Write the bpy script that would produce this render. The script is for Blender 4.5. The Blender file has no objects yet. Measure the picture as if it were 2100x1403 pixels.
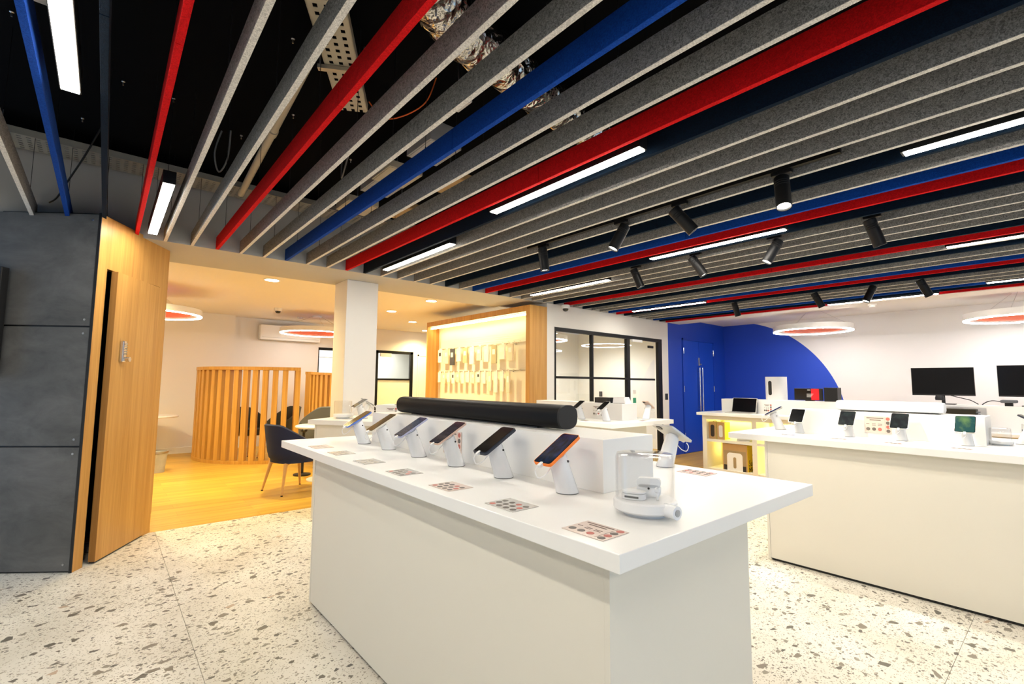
import bpy, bmesh, math, random
from mathutils import Vector, Matrix
random.seed(7)
R = math.radians
sc = bpy.context.scene
C = sc.collection

# ------------------------------------------------------------------ camera
CAM_H = 1.35
cd = bpy.data.cameras.new('camera'); cam = bpy.data.objects.new('camera', cd); C.objects.link(cam)
cd.sensor_width = 36.0; cd.lens = 978.08 / 2100 * 36.0; cd.clip_start = .05; cd.clip_end = 100
def cam_matrix(yaw, pitch, roll):
    cy, sy, cp, sp, cr, sr = math.cos(yaw), math.sin(yaw), math.cos(pitch), math.sin(pitch), math.cos(roll), math.sin(roll)
    fwd = Vector((sy*cp, cy*cp, sp)); r0 = Vector((cy, -sy, 0)); u0 = r0.cross(fwd)
    r = r0*cr + u0*sr; u = u0*cr - r0*sr
    m = Matrix((r, u, -fwd)).transposed().to_4x4(); m.translation = (0, 0, CAM_H); return m
cam.matrix_world = cam_matrix(R(-49.5985), R(5.02095), R(.48795))
sc.camera = cam

# ------------------------------------------------------------------ world (overcast daylight outside the shopfront) and exposure
w = bpy.data.worlds.new('daylight'); sc.world = w; w.use_nodes = True
w.node_tree.nodes['Background'].inputs[0].default_value = (.44, .67, 1.0, 1)
w.node_tree.nodes['Background'].inputs[1].default_value = 1.4
sc.view_settings.view_transform = 'Standard'
try: sc.view_settings.look = 'None'
except Exception: pass
sc.view_settings.exposure = 0.48; sc.view_settings.gamma = 1.0; sc.view_settings.use_curve_mapping = False
sc.cycles.use_denoising = True
sc.cycles.max_bounces = 6; sc.cycles.diffuse_bounces = 4; sc.cycles.glossy_bounces = 2; sc.cycles.transmission_bounces = 2
sc.cycles.transparent_max_bounces = 10; sc.cycles.adaptive_threshold = .035; sc.cycles.sample_clamp_indirect = 4.0
sc.cycles.caustics_reflective = False; sc.cycles.caustics_refractive = False
LINEAR_W = 60.0      # emission of the linear fixtures
SPOT_W = 62.0        # each track spot
DOWN_W = 62.0        # each recessed downlight
RING_W = 40.0        # emission of the ring pendants
WARM = (1.0, .80, .37); NEUT = (1.0, .90, .74)

# ------------------------------------------------------------------ materials
M = {}
def new_mat(name):
    m = bpy.data.materials.new(name); m.use_nodes = True; M[name] = m
    nt = m.node_tree; return m, nt, nt.nodes, nt.links, nt.nodes['Principled BSDF']
def mat(name, col, rough=.5, metal=0, spec=.5, bump=0, bscale=200, vary=0, vscale=3, coat=0, emit=None, es=0, alpha=None):
    m, nt, N, L, P = new_mat(name)
    P.inputs['Base Color'].default_value = (*col, 1); P.inputs['Roughness'].default_value = rough
    P.inputs['Metallic'].default_value = metal; P.inputs['Specular IOR Level'].default_value = spec
    P.inputs['Coat Weight'].default_value = coat
    g = N.new('ShaderNodeNewGeometry')
    if vary:
        n = N.new('ShaderNodeTexNoise'); n.inputs['Scale'].default_value = vscale; n.inputs['Detail'].default_value = 4
        L.new(g.outputs['Position'], n.inputs['Vector'])
        r = N.new('ShaderNodeMixRGB'); r.blend_type = 'MULTIPLY'; r.inputs[0].default_value = 1
        mr = N.new('ShaderNodeMapRange'); mr.inputs[3].default_value = 1-vary; mr.inputs[4].default_value = 1+vary*.4
        L.new(n.outputs['Fac'], mr.inputs[0]); r.inputs[1].default_value = (*col, 1)
        L.new(mr.outputs[0], r.inputs[2]); L.new(r.outputs[0], P.inputs['Base Color'])
    if bump:
        n = N.new('ShaderNodeTexNoise'); n.inputs['Scale'].default_value = bscale; n.inputs['Detail'].default_value = 3
        L.new(g.outputs['Position'], n.inputs['Vector'])
        b = N.new('ShaderNodeBump'); b.inputs['Strength'].default_value = bump; b.inputs['Distance'].default_value = .003
        L.new(n.outputs['Fac'], b.inputs['Height']); L.new(b.outputs['Normal'], P.inputs['Normal'])
    if emit:
        P.inputs['Emission Color'].default_value = (*emit, 1); P.inputs['Emission Strength'].default_value = es
    return m
def emis(name, col, s):
    m, nt, N, L, P = new_mat(name); P.inputs['Base Color'].default_value = (*col, 1)
    P.inputs['Emission Color'].default_value = (*col, 1); P.inputs['Emission Strength'].default_value = s; return m
def felt(name, col, dark=.6):
    m, nt, N, L, P = new_mat(name)
    g = N.new('ShaderNodeNewGeometry')
    n = N.new('ShaderNodeTexNoise'); n.inputs['Scale'].default_value = 95; n.inputs['Detail'].default_value = 5; n.inputs['Distortion'].default_value = 1.8
    L.new(g.outputs['Position'], n.inputs['Vector'])
    cr = N.new('ShaderNodeValToRGB'); cr.color_ramp.elements[0].position = .36; cr.color_ramp.elements[1].position = .62
    cr.color_ramp.elements[0].color = (*[c*dark for c in col], 1); cr.color_ramp.elements[1].color = (*[min(1, c*1.25) for c in col], 1)
    L.new(n.outputs['Fac'], cr.inputs[0]); L.new(cr.outputs[0], P.inputs['Base Color'])
    P.inputs['Roughness'].default_value = .95; P.inputs['Specular IOR Level'].default_value = .15
    b = N.new('ShaderNodeBump'); b.inputs['Strength'].default_value = .5; b.inputs['Distance'].default_value = .002
    L.new(n.outputs['Fac'], b.inputs['Height']); L.new(b.outputs['Normal'], P.inputs['Normal']); return m
def wood(name, c1, c2, axis='Z', rough=.45, grain=14, plank=0, plank_len=1.2, coord='Position', spec=.4):
    """grain runs along the axis"""
    m, nt, N, L, P = new_mat(name)
    g = N.new('ShaderNodeNewGeometry') if coord == 'Position' else N.new('ShaderNodeTexCoord')
    src = g.outputs['Position'] if coord == 'Position' else g.outputs['Object']
    mp = N.new('ShaderNodeMapping'); s = [grain]*3; s['XYZ'.index(axis)] = grain*.035; mp.inputs['Scale'].default_value = s
    L.new(src, mp.inputs[0])
    n1 = N.new('ShaderNodeTexNoise'); n1.inputs['Scale'].default_value = 1.0; n1.inputs['Detail'].default_value = 6; n1.inputs['Distortion'].default_value = .8; n1.inputs['Roughness'].default_value = .62
    L.new(mp.outputs[0], n1.inputs['Vector'])
    mp2 = N.new('ShaderNodeMapping'); s = [grain*7]*3; s['XYZ'.index(axis)] = grain*.12; mp2.inputs['Scale'].default_value = s; L.new(src, mp2.inputs[0])
    n2 = N.new('ShaderNodeTexNoise'); n2.inputs['Scale'].default_value = 1.0; n2.inputs['Detail'].default_value = 3; L.new(mp2.outputs[0], n2.inputs['Vector'])
    mx = N.new('ShaderNodeMath'); mx.operation = 'MULTIPLY_ADD'; mx.inputs[1].default_value = .65; L.new(n1.outputs['Fac'], mx.inputs[0])
    mm = N.new('ShaderNodeMath'); mm.operation = 'MULTIPLY'; mm.inputs[1].default_value = .35; L.new(n2.outputs['Fac'], mm.inputs[0]); L.new(mm.outputs[0], mx.inputs[2])
    cr = N.new('ShaderNodeValToRGB'); cr.color_ramp.elements[0].position = .34; cr.color_ramp.elements[1].position = .66
    cr.color_ramp.elements[0].color = (*c1, 1); cr.color_ramp.elements[1].color = (*c2, 1); L.new(mx.outputs[0], cr.inputs[0])
    out = cr.outputs[0]
    if plank:
        br = N.new('ShaderNodeTexBrick'); br.inputs['Scale'].default_value = 1; br.inputs['Mortar Size'].default_value = .0012
        br.inputs['Brick Width'].default_value = plank_len; br.inputs['Row Height'].default_value = plank
        br.inputs['Color1'].default_value = (.80, .80, .80, 1); br.inputs['Color2'].default_value = (1.08, 1.06, 1.04, 1); br.inputs['Mortar'].default_value = (.45, .4, .35, 1)
        mpb = N.new('ShaderNodeMapping'); mpb.inputs['Rotation'].default_value = (0, 0, R(90) if axis == 'Y' else 0); L.new(src, mpb.inputs[0]); L.new(mpb.outputs[0], br.inputs['Vector'])
        mu = N.new('ShaderNodeMixRGB'); mu.blend_type = 'MULTIPLY'; mu.inputs[0].default_value = .8; L.new(out, mu.inputs[1]); L.new(br.outputs['Color'], mu.inputs[2]); out = mu.outputs[0]
    L.new(out, P.inputs['Base Color']); P.inputs['Roughness'].default_value = rough; P.inputs['Specular IOR Level'].default_value = spec
    return m
def terrazzo():
    m, nt, N, L, P = new_mat('terrazzo')
    g = N.new('ShaderNodeNewGeometry')
    base = N.new('ShaderNodeTexNoise'); base.inputs['Scale'].default_value = 2.2; base.inputs['Detail'].default_value = 5; L.new(g.outputs['Position'], base.inputs['Vector'])
    bc = N.new('ShaderNodeValToRGB'); bc.color_ramp.elements[0].position = .3; bc.color_ramp.elements[1].position = .7
    bc.color_ramp.elements[0].color = (.62, .58, .50, 1); bc.color_ramp.elements[1].color = (.78, .745, .67, 1); L.new(base.outputs['Fac'], bc.inputs[0])
    cur = bc.outputs[0]
    dist = N.new('ShaderNodeTexNoise'); dist.inputs['Scale'].default_value = 30; dist.inputs['Detail'].default_value = 2; L.new(g.outputs['Position'], dist.inputs['Vector'])
    dv = N.new('ShaderNodeVectorMath'); dv.operation = 'SCALE'; dv.inputs['Scale'].default_value = .012; L.new(dist.outputs['Color'], dv.inputs[0])
    av = N.new('ShaderNodeVectorMath'); L.new(g.outputs['Position'], av.inputs[0]); L.new(dv.outputs[0], av.inputs[1])
    cl = N.new('ShaderNodeTexNoise'); cl.inputs['Scale'].default_value = 1.6; cl.inputs['Detail'].default_value = 3; L.new(g.outputs['Position'], cl.inputs['Vector'])
    for sx, sy, frac, edge, cols in ((240, 190, .11, .02, ((.30, .27, .21), (.42, .37, .29), (.22, .20, .16))),
                             (100, 76, .07, .03, ((.20, .18, .15), (.36, .32, .26), (.14, .13, .11))),
                             (46, 35, .045, .05, ((.15, .135, .11), (.26, .235, .19), (.11, .10, .09))),
                             (27, 20, .032, .06, ((.13, .12, .10), (.21, .185, .15), (.46, .34, .25)))):
        mp = N.new('ShaderNodeMapping'); mp.inputs['Scale'].default_value = (sx, sy, 0); mp.inputs['Rotation'].default_value = (0, 0, .6); mp.inputs['Location'].default_value = (sx*.37, sy*.11, .3)
        L.new(av.outputs[0], mp.inputs[0])
        v = N.new('ShaderNodeTexVoronoi'); v.voronoi_dimensions = '2D'; v.inputs['Scale'].default_value = 1; L.new(mp.outputs[0], v.inputs['Vector'])
        e = N.new('ShaderNodeTexVoronoi'); e.voronoi_dimensions = '2D'; e.feature = 'DISTANCE_TO_EDGE'; e.inputs['Scale'].default_value = 1; L.new(mp.outputs[0], e.inputs['Vector'])
        sp = N.new('ShaderNodeSeparateColor'); L.new(v.outputs['Color'], sp.inputs[0])
        fr = N.new('ShaderNodeMath'); fr.operation = 'MULTIPLY'; fr.inputs[1].default_value = frac*2.0; L.new(cl.outputs['Fac'], fr.inputs[0])
        a = N.new('ShaderNodeMath'); a.operation = 'LESS_THAN'; L.new(sp.outputs[0], a.inputs[0]); L.new(fr.outputs[0], a.inputs[1])
        b = N.new('ShaderNodeMath'); b.operation = 'GREATER_THAN'; b.inputs[1].default_value = edge; L.new(e.outputs['Distance'], b.inputs[0])
        k = N.new('ShaderNodeMath'); k.operation = 'MULTIPLY'; L.new(a.outputs[0], k.inputs[0]); L.new(b.outputs[0], k.inputs[1])
        cr = N.new('ShaderNodeValToRGB'); cr.color_ramp.interpolation = 'CONSTANT'
        cr.color_ramp.elements[0].color = (*cols[0], 1); cr.color_ramp.elements[1].position = .45; cr.color_ramp.elements[1].color = (*cols[1], 1)
        q = cr.color_ramp.elements.new(.86); q.color = (*cols[2], 1); L.new(sp.outputs[1], cr.inputs[0])
        mx = N.new('ShaderNodeMixRGB'); L.new(k.outputs[0], mx.inputs[0]); L.new(cur, mx.inputs[1]); L.new(cr.outputs[0], mx.inputs[2]); cur = mx.outputs[0]
    L.new(cur, P.inputs['Base Color']); P.inputs['Roughness'].default_value = .42; P.inputs['Specular IOR Level'].default_value = .35
def glass(name, tint=(1, 1, 1), mixf=.06, rough=.0):
    m, nt, N, L, P = new_mat(name)
    N.remove(P); out = N['Material Output']
    t = N.new('ShaderNodeBsdfTransparent'); t.inputs[0].default_value = (*tint, 1)
    gl = N.new('ShaderNodeBsdfGlossy'); gl.inputs['Roughness'].default_value = rough; gl.inputs['Color'].default_value = (1, 1, 1, 1)
    lw = N.new('ShaderNodeLayerWeight'); lw.inputs['Blend'].default_value = .5
    pw5 = N.new('ShaderNodeMath'); pw5.operation = 'POWER'; pw5.inputs[1].default_value = 4; L.new(lw.outputs['Facing'], pw5.inputs[0])
    fr = N.new('ShaderNodeMath'); fr.operation = 'MULTIPLY_ADD'; fr.inputs[1].default_value = .6; fr.inputs[2].default_value = mixf; L.new(pw5.outputs[0], fr.inputs[0])
    mx = N.new('ShaderNodeMixShader'); L.new(fr.outputs[0], mx.inputs[0]); L.new(t.outputs[0], mx.inputs[1]); L.new(gl.outputs[0], mx.inputs[2]); L.new(mx.outputs[0], out.inputs[0]); return m
def foil():
    m, nt, N, L, P = new_mat('foil'); P.inputs['Base Color'].default_value = (.80, .77, .70, 1); P.inputs['Metallic'].default_value = 1; P.inputs['Roughness'].default_value = .28
    P.inputs['Roughness'].default_value = .2
    g = N.new('ShaderNodeNewGeometry'); n = N.new('ShaderNodeTexNoise'); n.inputs['Scale'].default_value = 9; n.inputs['Detail'].default_value = 3; L.new(g.outputs['Position'], n.inputs['Vector'])
    sc_ = N.new('ShaderNodeVectorMath'); sc_.operation = 'SCALE'; sc_.inputs['Scale'].default_value = .16; L.new(n.outputs['Color'], sc_.inputs[0])
    ad = N.new('ShaderNodeVectorMath'); L.new(g.outputs['Position'], ad.inputs[0]); L.new(sc_.outputs[0], ad.inputs[1])
    v = N.new('ShaderNodeTexVoronoi'); v.inputs['Scale'].default_value = 15; L.new(ad.outputs[0], v.inputs['Vector'])
    b = N.new('ShaderNodeBump'); b.inputs['Strength'].default_value = 1; b.inputs['Distance'].default_value = .02; L.new(v.outputs['Distance'], b.inputs['Height']); L.new(b.outputs['Normal'], P.inputs['Normal'])
def concrete():
    m, nt, N, L, P = new_mat('concrete'); g = N.new('ShaderNodeNewGeometry')
    n = N.new('ShaderNodeTexNoise'); n.inputs['Scale'].default_value = 3.2; n.inputs['Detail'].default_value = 9; n.inputs['Roughness'].default_value = .65; n.inputs['Distortion'].default_value = .4
    mp = N.new('ShaderNodeMapping'); mp.inputs['Scale'].default_value = (.8, .8, 1.5); L.new(g.outputs['Position'], mp.inputs[0]); L.new(mp.outputs[0], n.inputs['Vector'])
    cr = N.new('ShaderNodeValToRGB'); cr.color_ramp.elements[0].position = .32; cr.color_ramp.elements[1].position = .7
    cr.color_ramp.elements[0].color = (.082, .081, .079, 1); cr.color_ramp.elements[1].color = (.165, .162, .156, 1)
    L.new(n.outputs['Fac'], cr.inputs[0]); L.new(cr.outputs[0], P.inputs['Base Color']); P.inputs['Roughness'].default_value = .6; P.inputs['Specular IOR Level'].default_value = .3
def circle_wall():
    """white wall with a painted blue disc, edge of the paint fixed on the wall itself"""
    m, nt, N, L, P = new_mat('wall_painted_disc'); g = N.new('ShaderNodeNewGeometry')
    s = N.new('ShaderNodeVectorMath'); s.operation = 'SUBTRACT'; s.inputs[1].default_value = (-4.97, 10.65, .56); L.new(g.outputs['Position'], s.inputs[0])
    sp = N.new('ShaderNodeSeparateXYZ'); L.new(s.outputs[0], sp.inputs[0]); cb = N.new('ShaderNodeCombineXYZ'); L.new(sp.outputs[0], cb.inputs[0]); L.new(sp.outputs[2], cb.inputs[2])
    ln = N.new('ShaderNodeVectorMath'); ln.operation = 'LENGTH'; L.new(cb.outputs[0], ln.inputs[0])
    lt = N.new('ShaderNodeMath'); lt.operation = 'LESS_THAN'; lt.inputs[1].default_value = 2.2; L.new(ln.outputs['Value'], lt.inputs[0])
    mx = N.new('ShaderNodeMixRGB'); L.new(lt.outputs[0], mx.inputs[0]); mx.inputs[1].default_value = (.80, .775, .755, 1); mx.inputs[2].default_value = (.008, .058, .52, 1)
    L.new(mx.outputs[0], P.inputs['Base Color']); P.inputs['Roughness'].default_value = .55
def screen_mat(name, c1, c2, es, scale=9, lines=False):
    m, nt, N, L, P = new_mat(name); t = N.new('ShaderNodeTexCoord'); n = N.new('ShaderNodeTexNoise'); n.inputs['Scale'].default_value = scale; n.inputs['Detail'].default_value = 4
    L.new(t.outputs['Generated'], n.inputs['Vector']); cr = N.new('ShaderNodeValToRGB'); cr.color_ramp.elements[0].position = .42; cr.color_ramp.elements[1].position = .68
    cr.color_ramp.elements[0].color = (*c1, 1); cr.color_ramp.elements[1].color = (*c2, 1); L.new(n.outputs['Fac'], cr.inputs[0])
    P.inputs['Base Color'].default_value = (.01, .01, .012, 1); P.inputs['Roughness'].default_value = .08
    L.new(cr.outputs[0], P.inputs['Emission Color']); P.inputs['Emission Strength'].default_value = es; return m
mat('plaster', (.80, .775, .735), .6, vary=.04, vscale=1.5)
mat('plaster_shaded', (.46, .455, .44), .7, vary=.08)  # grey tone carries the shade on the white upper wall
mat('ceiling_white', (.80, .775, .74), .7)
mat('soffit_black', (.0025, .0025, .003), .9, spec=.05)
mat('laminate', (.86, .85, .825), .28, spec=.45)
mat('laminate_body', (.755, .72, .63), .4, spec=.3)
mat('black', (.008, .008, .009), .45); mat('black_gloss', (.006, .006, .007), .12)
mat('black_metal', (.006, .006, .0065), .45, spec=.2); mat('dark_glass', (.012, .013, .016), .05)
mat('screen_off', (.005, .005, .006), .10, spec=.18)
mat('screen_brown', (.035, .026, .018), .06, spec=.8)
mat('speaker_black', (.003, .003, .0033), .5, spec=.16); mat('speaker_cap', (.016, .016, .017), .5, spec=.3)
mat('white_plastic', (.84, .84, .84), .3); mat('stand_white', (.83, .845, .87), .25, coat=.2)
mat('chrome', (.75, .75, .76), .18, metal=1); mat('steel', (.50, .50, .50), .32, metal=1); mat('galvanised', (.62, .58, .48), .42, metal=.75, vary=.2, vscale=9)
mat('tray_beige', (.62, .55, .40), .5, vary=.15, vscale=8)
mat('grey_box', (.42, .41, .39), .6, vary=.2, vscale=14); mat('pipe_cream', (.58, .50, .36), .5)
mat('paint_blue', (.004, .046, .42), .5, vary=.03); mat('blue_door', (.004, .052, .46), .42)
mat('phone_blue', (.08, .16, .55), .3); mat('phone_cream', (.80, .77, .66), .3); mat('phone_lavender', (.42, .44, .62), .3); mat('phone_rose', (.72, .52, .42), .3, metal=.3)
mat('phone_case', (.012, .018, .035), .5); mat('phone_orange', (.95, .22, .015), .4); mat('phone_silver', (.62, .61, .58), .3, metal=.4)
mat('fabric_navy', (.010, .018, .062), .9, bump=.3, bscale=500); mat('fabric_grey', (.105, .115, .125), .9, bump=.3, bscale=500); mat('fabric_dark', (.022, .020, .013), .9, bump=.3, bscale=500)
mat('card_pink', (.74, .60, .52), .3, coat=.6); mat('card_grey', (.58, .55, .50), .25, coat=.6); mat('print_dark', (.12, .10, .085), .5); mat('print_red', (.48, .13, .10), .5); mat('print_glare', (.46, .40, .33), .4); mat('print_brown', (.16, .11, .085), .5); mat('paper', (.82, .80, .76), .6)
mat('cardboard', (.52, .32, .13), .7, vary=.1, vscale=20); mat('box_yellow', (.95, .68, .02), .5); mat('box_black', (.02, .015, .012), .5); mat('box_tan', (.34, .24, .12), .6); mat('box_lime', (.62, .62, .06), .5)
mat('felt_orange', (.86, .16, .055), .9, bump=.3, bscale=400)
mat('orange_cable', (.8, .13, .02), .5); mat('grey_cable', (.12, .12, .12), .6); mat('green_sign', (.02, .30, .16), .5)
mat('peg_white', (.80, .755, .64), .5, bump=.0); mat('pack_white', (.80, .77, .70), .45); mat('pack_cream', (.74, .66, .50), .5); mat('pack_dark', (.05, .05, .055), .4); mat('pack_olive', (.42, .38, .24), .5)
mat('meeting_wall', (.74, .74, .71), .6); mat('frost', (.74, .78, .66), .3); mat('skirting', (.80, .78, .74), .4)
mat('yellow_shelf', (.84, .78, .40), .5)
felt('felt_grey', (.25, .245, .235), .45); felt('felt_red', (.52, .004, .006), .8); felt('felt_blue', (.003, .045, .28), .8); felt('felt_navy', (.002, .009, .022), .7); felt('felt_lit_underside', (.68, .66, .62), .75)  # last one: pale tone for light falling on grey baffle undersides
wood('oak_wall', (.40, .185, .038), (.60, .325, .092), 'Z', .42, 16); wood('oak_screen', (.45, .215, .030), (.64, .355, .075), 'Z', .45, 20)
wood('oak_edge', (.30, .135, .03), (.40, .20, .055), 'Z', .5, 20)
wood('floor_oak', (.46, .245, .028), (.68, .43, .075), 'Y', .38, 10, plank=.18, plank_len=1.3, spec=.35)
wood('leg_oak', (.56, .33, .12), (.70, .45, .19), 'Z', .45, 22)
terrazzo(); foil(); concrete(); circle_wall()
glass('glass_clear', (.97, .985, .975), .03); glass('glass_dome', (.965, .965, .965), .02)
emis('linear_glow', (1, .94, .82), LINEAR_W); emis('ring_glow', (1, .97, .95), RING_W); emis('ring_glow_warm', (1, .95, .88), RING_W*.6); emis('spot_glow', (1, .95, .82), 12); emis('down_glow', (1, .93, .76), 22)
emis('case_glow', (1, .84, .45), 11); emis('shelf_glow', (1, .88, .30), 5)
screen_mat('screen_navy', (.001, .006, .014), (.006, .022, .075), .8, 4); screen_mat('screen_icons', (.006, .008, .016), (.10, .13, .20), .7, 16)
screen_mat('screen_plum', (.010, .006, .008), (.06, .05, .07), .6, 12); screen_mat('screen_green', (.012, .08, .07), (.14, .26, .08), .9, 1.6)
screen_mat('screen_teal', (.008, .012, .012), (.02, .035, .03), .7, 3); emis('screen_red', (.80, .004, .008), 1.1)

# ------------------------------------------------------------------ geometry helpers
class G:
    def __init__(self): self.bm = bmesh.new()
    def _add(self, verts, faces):
        vs = [self.bm.verts.new(v) for v in verts]
        for f in faces:
            try: self.bm.faces.new([vs[i] for i in f])
            except ValueError: pass
        return vs
    def box(self, x0, y0, z0, x1, y1, z1, bev=0):
        x0, x1 = min(x0, x1), max(x0, x1); y0, y1 = min(y0, y1), max(y0, y1); z0, z1 = min(z0, z1), max(z0, z1)
        vs = self._add([(x0,y0,z0),(x1,y0,z0),(x1,y1,z0),(x0,y1,z0),(x0,y0,z1),(x1,y0,z1),(x1,y1,z1),(x0,y1,z1)],
                  [(0,3,2,1),(4,5,6,7),(0,1,5,4),(1,2,6,5),(2,3,7,6),(3,0,4,7)])
        if bev:
            es = list({e for v in vs for e in v.link_edges})
            bmesh.ops.bevel(self.bm, geom=es, offset=bev, segments=2, affect='EDGES', profile=.6)
        return self
    def prism(self, poly, z0, z1, fn=None):
        n = len(poly); f = fn or (lambda x, y, z: (x, y, z))
        self._add([f(x, y, z0) for x, y in poly] + [f(x, y, z1) for x, y in poly],
                  [tuple(range(n-1, -1, -1)), tuple(range(n, 2*n))] + [(i, (i+1) % n, n+(i+1) % n, n+i) for i in range(n)]); return self
    def cyl(self, p0, p1, r0, r1=None, n=16, caps=True):
        p0, p1 = Vector(p0), Vector(p1); r1 = r0 if r1 is None else r1; d = (p1-p0).normalized()
        a = d.cross(Vector((0, 0, 1)) if abs(d.z) < .9 else Vector((1, 0, 0))).normalized(); b = d.cross(a)
        ring = lambda p, r: [p + (a*math.cos(2*math.pi*i/n) + b*math.sin(2*math.pi*i/n))*r for i in range(n)]
        fs = [(i, (i+1) % n, n+(i+1) % n, n+i) for i in range(n)]
        if caps: fs += [tuple(range(n-1, -1, -1)), tuple(range(n, 2*n))]
        self._add(ring(p0, r0)+ring(p1, r1), fs); return self
    def tube(self, pts, r, n=6, closed=False):
        P = [Vector(p) for p in pts]; k = len(P); vs = []
        for i, p in enumerate(P):
            t = (P[(i+1) % k]-P[i-1]) if closed else (P[min(i+1, k-1)]-P[max(i-1, 0)])
            t.normalize(); a = t.cross(Vector((.13, .27, .95))).normalized(); b = t.cross(a)
            vs += [p + (a*math.cos(2*math.pi*j/n)+b*math.sin(2*math.pi*j/n))*r for j in range(n)]
        fs = [(i*n+j, i*n+(j+1) % n, ((i+1) % k)*n+(j+1) % n, ((i+1) % k)*n+j) for i in range(k if closed else k-1) for j in range(n)]
        if not closed: fs += [tuple(range(n-1, -1, -1)), tuple((k-1)*n+j for j in range(n))]
        self._add(vs, fs); return self
    def loft(self, rings, caps=True):
        n = len(rings[0]); vs = [v for r in rings for v in r]
        fs = [(i*n+j, i*n+(j+1) % n, (i+1)*n+(j+1) % n, (i+1)*n+j) for i in range(len(rings)-1) for j in range(n)]
        if caps: fs += [tuple(range(n-1, -1, -1)), tuple((len(rings)-1)*n+j for j in range(n))]
        self._add(vs, fs); return self
    def lathe(self, prof, n=40, c=(0, 0, 0), closed=False, caps=True):
        k = len(prof); vs = [(c[0]+r*math.cos(2*math.pi*j/n), c[1]+r*math.sin(2*math.pi*j/n), c[2]+z) for r, z in prof for j in range(n)]
        fs = [(i*n+j, i*n+(j+1) % n, ((i+1) % k)*n+(j+1) % n, ((i+1) % k)*n+j) for i in range(k if closed else k-1) for j in range(n)]
        if not closed and caps: fs += [tuple(range(n-1, -1, -1)), tuple((k-1)*n+j for j in range(n))]
        self._add(vs, fs); return self
    def arc(self, r0, r1, a0, a1, z0, z1, n=24):
        rr = []
        for i in range(n+1):
            a = a0+(a1-a0)*i/n; c, s = math.cos(a), math.sin(a)
            rr.append([(r0*c, r0*s, z0), (r1*c, r1*s, z0), (r1*c, r1*s, z1), (r0*c, r0*s, z1)])
        return self.loft(rr)
    def xf(self, m):
        bmesh.ops.transform(self.bm, matrix=m, verts=self.bm.verts); return self
    def build(self, name, m, parent=None, smooth=False, loc=None, rot=None, ang=35):
        bmesh.ops.remove_doubles(self.bm, verts=self.bm.verts, dist=1e-6)
        bmesh.ops.recalc_face_normals(self.bm, faces=self.bm.faces)
        me = bpy.data.meshes.new(name); self.bm.to_mesh(me); self.bm.free()
        me.materials.append(M[m])
        if smooth:
            me.shade_smooth(); me.set_sharp_from_angle(angle=R(ang))
        o = bpy.data.objects.new(name, me); C.objects.link(o)
        if parent is not None: o.parent = parent
        if loc is not None: o.location = loc
        if rot is not None: o.rotation_euler = rot
        return o
def rrect(w, h, r, n=5, cx=0, cy=0):
    p = []
    for sx, sy, a in ((1, 1, 0), (-1, 1, 90), (-1, -1, 180), (1, -1, 270)):
        for i in range(n+1):
            t = R(a+90*i/n); p.append((cx+sx*(w/2-r)+r*math.cos(t), cy+sy*(h/2-r)+r*math.sin(t)))
    return p
def tag(o, label, cat, group=None):
    o['label'] = label; o['category'] = cat
    if group: o['group'] = group
    return o
def thing(name, label, cat, loc=(0, 0, 0), rot=0, group=None):
    o = bpy.data.objects.new(name, None); C.objects.link(o); o.empty_display_size = .1; o.location = loc
    o.rotation_euler = rot if isinstance(rot, tuple) else (0, 0, rot)
    return tag(o, label, cat, group)
def struct(o, label=None):
    o['kind'] = 'structure'
    if label: o['label'] = label
    return o
def sroot(name, label=None, loc=(0, 0, 0), rz=0):
    o = bpy.data.objects.new(name, None); C.objects.link(o); o.location = loc; o.rotation_euler = (0, 0, rz); return struct(o, label)
def dup(root, loc, rot=None, label=None, group=None, parent=None):
    r = root.copy(); C.objects.link(r); r.location = loc
    if rot is not None: r.rotation_euler = rot if isinstance(rot, tuple) else (0, 0, rot)
    if label: r['label'] = label
    if group: r['group'] = group
    for ch in list(root.children):
        c = ch.copy(); C.objects.link(c); c.parent = r
        for g2 in list(ch.children):
            d = g2.copy(); C.objects.link(d); d.parent = c
    return r
ORD = ['first', 'second', 'third', 'fourth', 'fifth', 'sixth', 'seventh', 'eighth', 'ninth', 'tenth', 'eleventh', 'twelfth', 'thirteenth', 'fourteenth', 'fifteenth', 'sixteenth', 'seventeenth', 'eighteenth', 'nineteenth', 'twentieth', 'twenty-first', 'twenty-second', 'twenty-third', 'twenty-fourth', 'twenty-fifth', 'twenty-sixth']
def lamp(name, typ, energy, col, parent, loc=(0, 0, 0), rot=(0, 0, 0), **kw):
    d = bpy.data.lights.new(name, typ); d.energy = energy; d.color = col
    for k, v in kw.items(): setattr(d, k, v)
    o = bpy.data.objects.new(name, d); C.objects.link(o); o.parent = parent; o.location = loc; o.rotation_euler = rot; return o
def text_mesh(name, s, size, m, parent, loc, rot):
    cu = bpy.data.curves.new(name, 'FONT'); cu.body = s; cu.size = size; cu.extrude = .0006
    t = bpy.data.objects.new(name+'_tmp', cu); C.objects.link(t)
    me = bpy.data.meshes.new_from_object(t); bpy.data.objects.remove(t)
    me.materials.clear(); me.materials.append(M[m]); o = bpy.data.objects.new(name, me); C.objects.link(o); o.parent = parent; o.location = loc; o.rotation_euler = rot; return o

WX = -5.09          # plane of the long white wall
YB = 10.65          # back wall
ZS = 2.57           # underside of the baffles
ZC = 3.22           # black soffit
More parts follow.
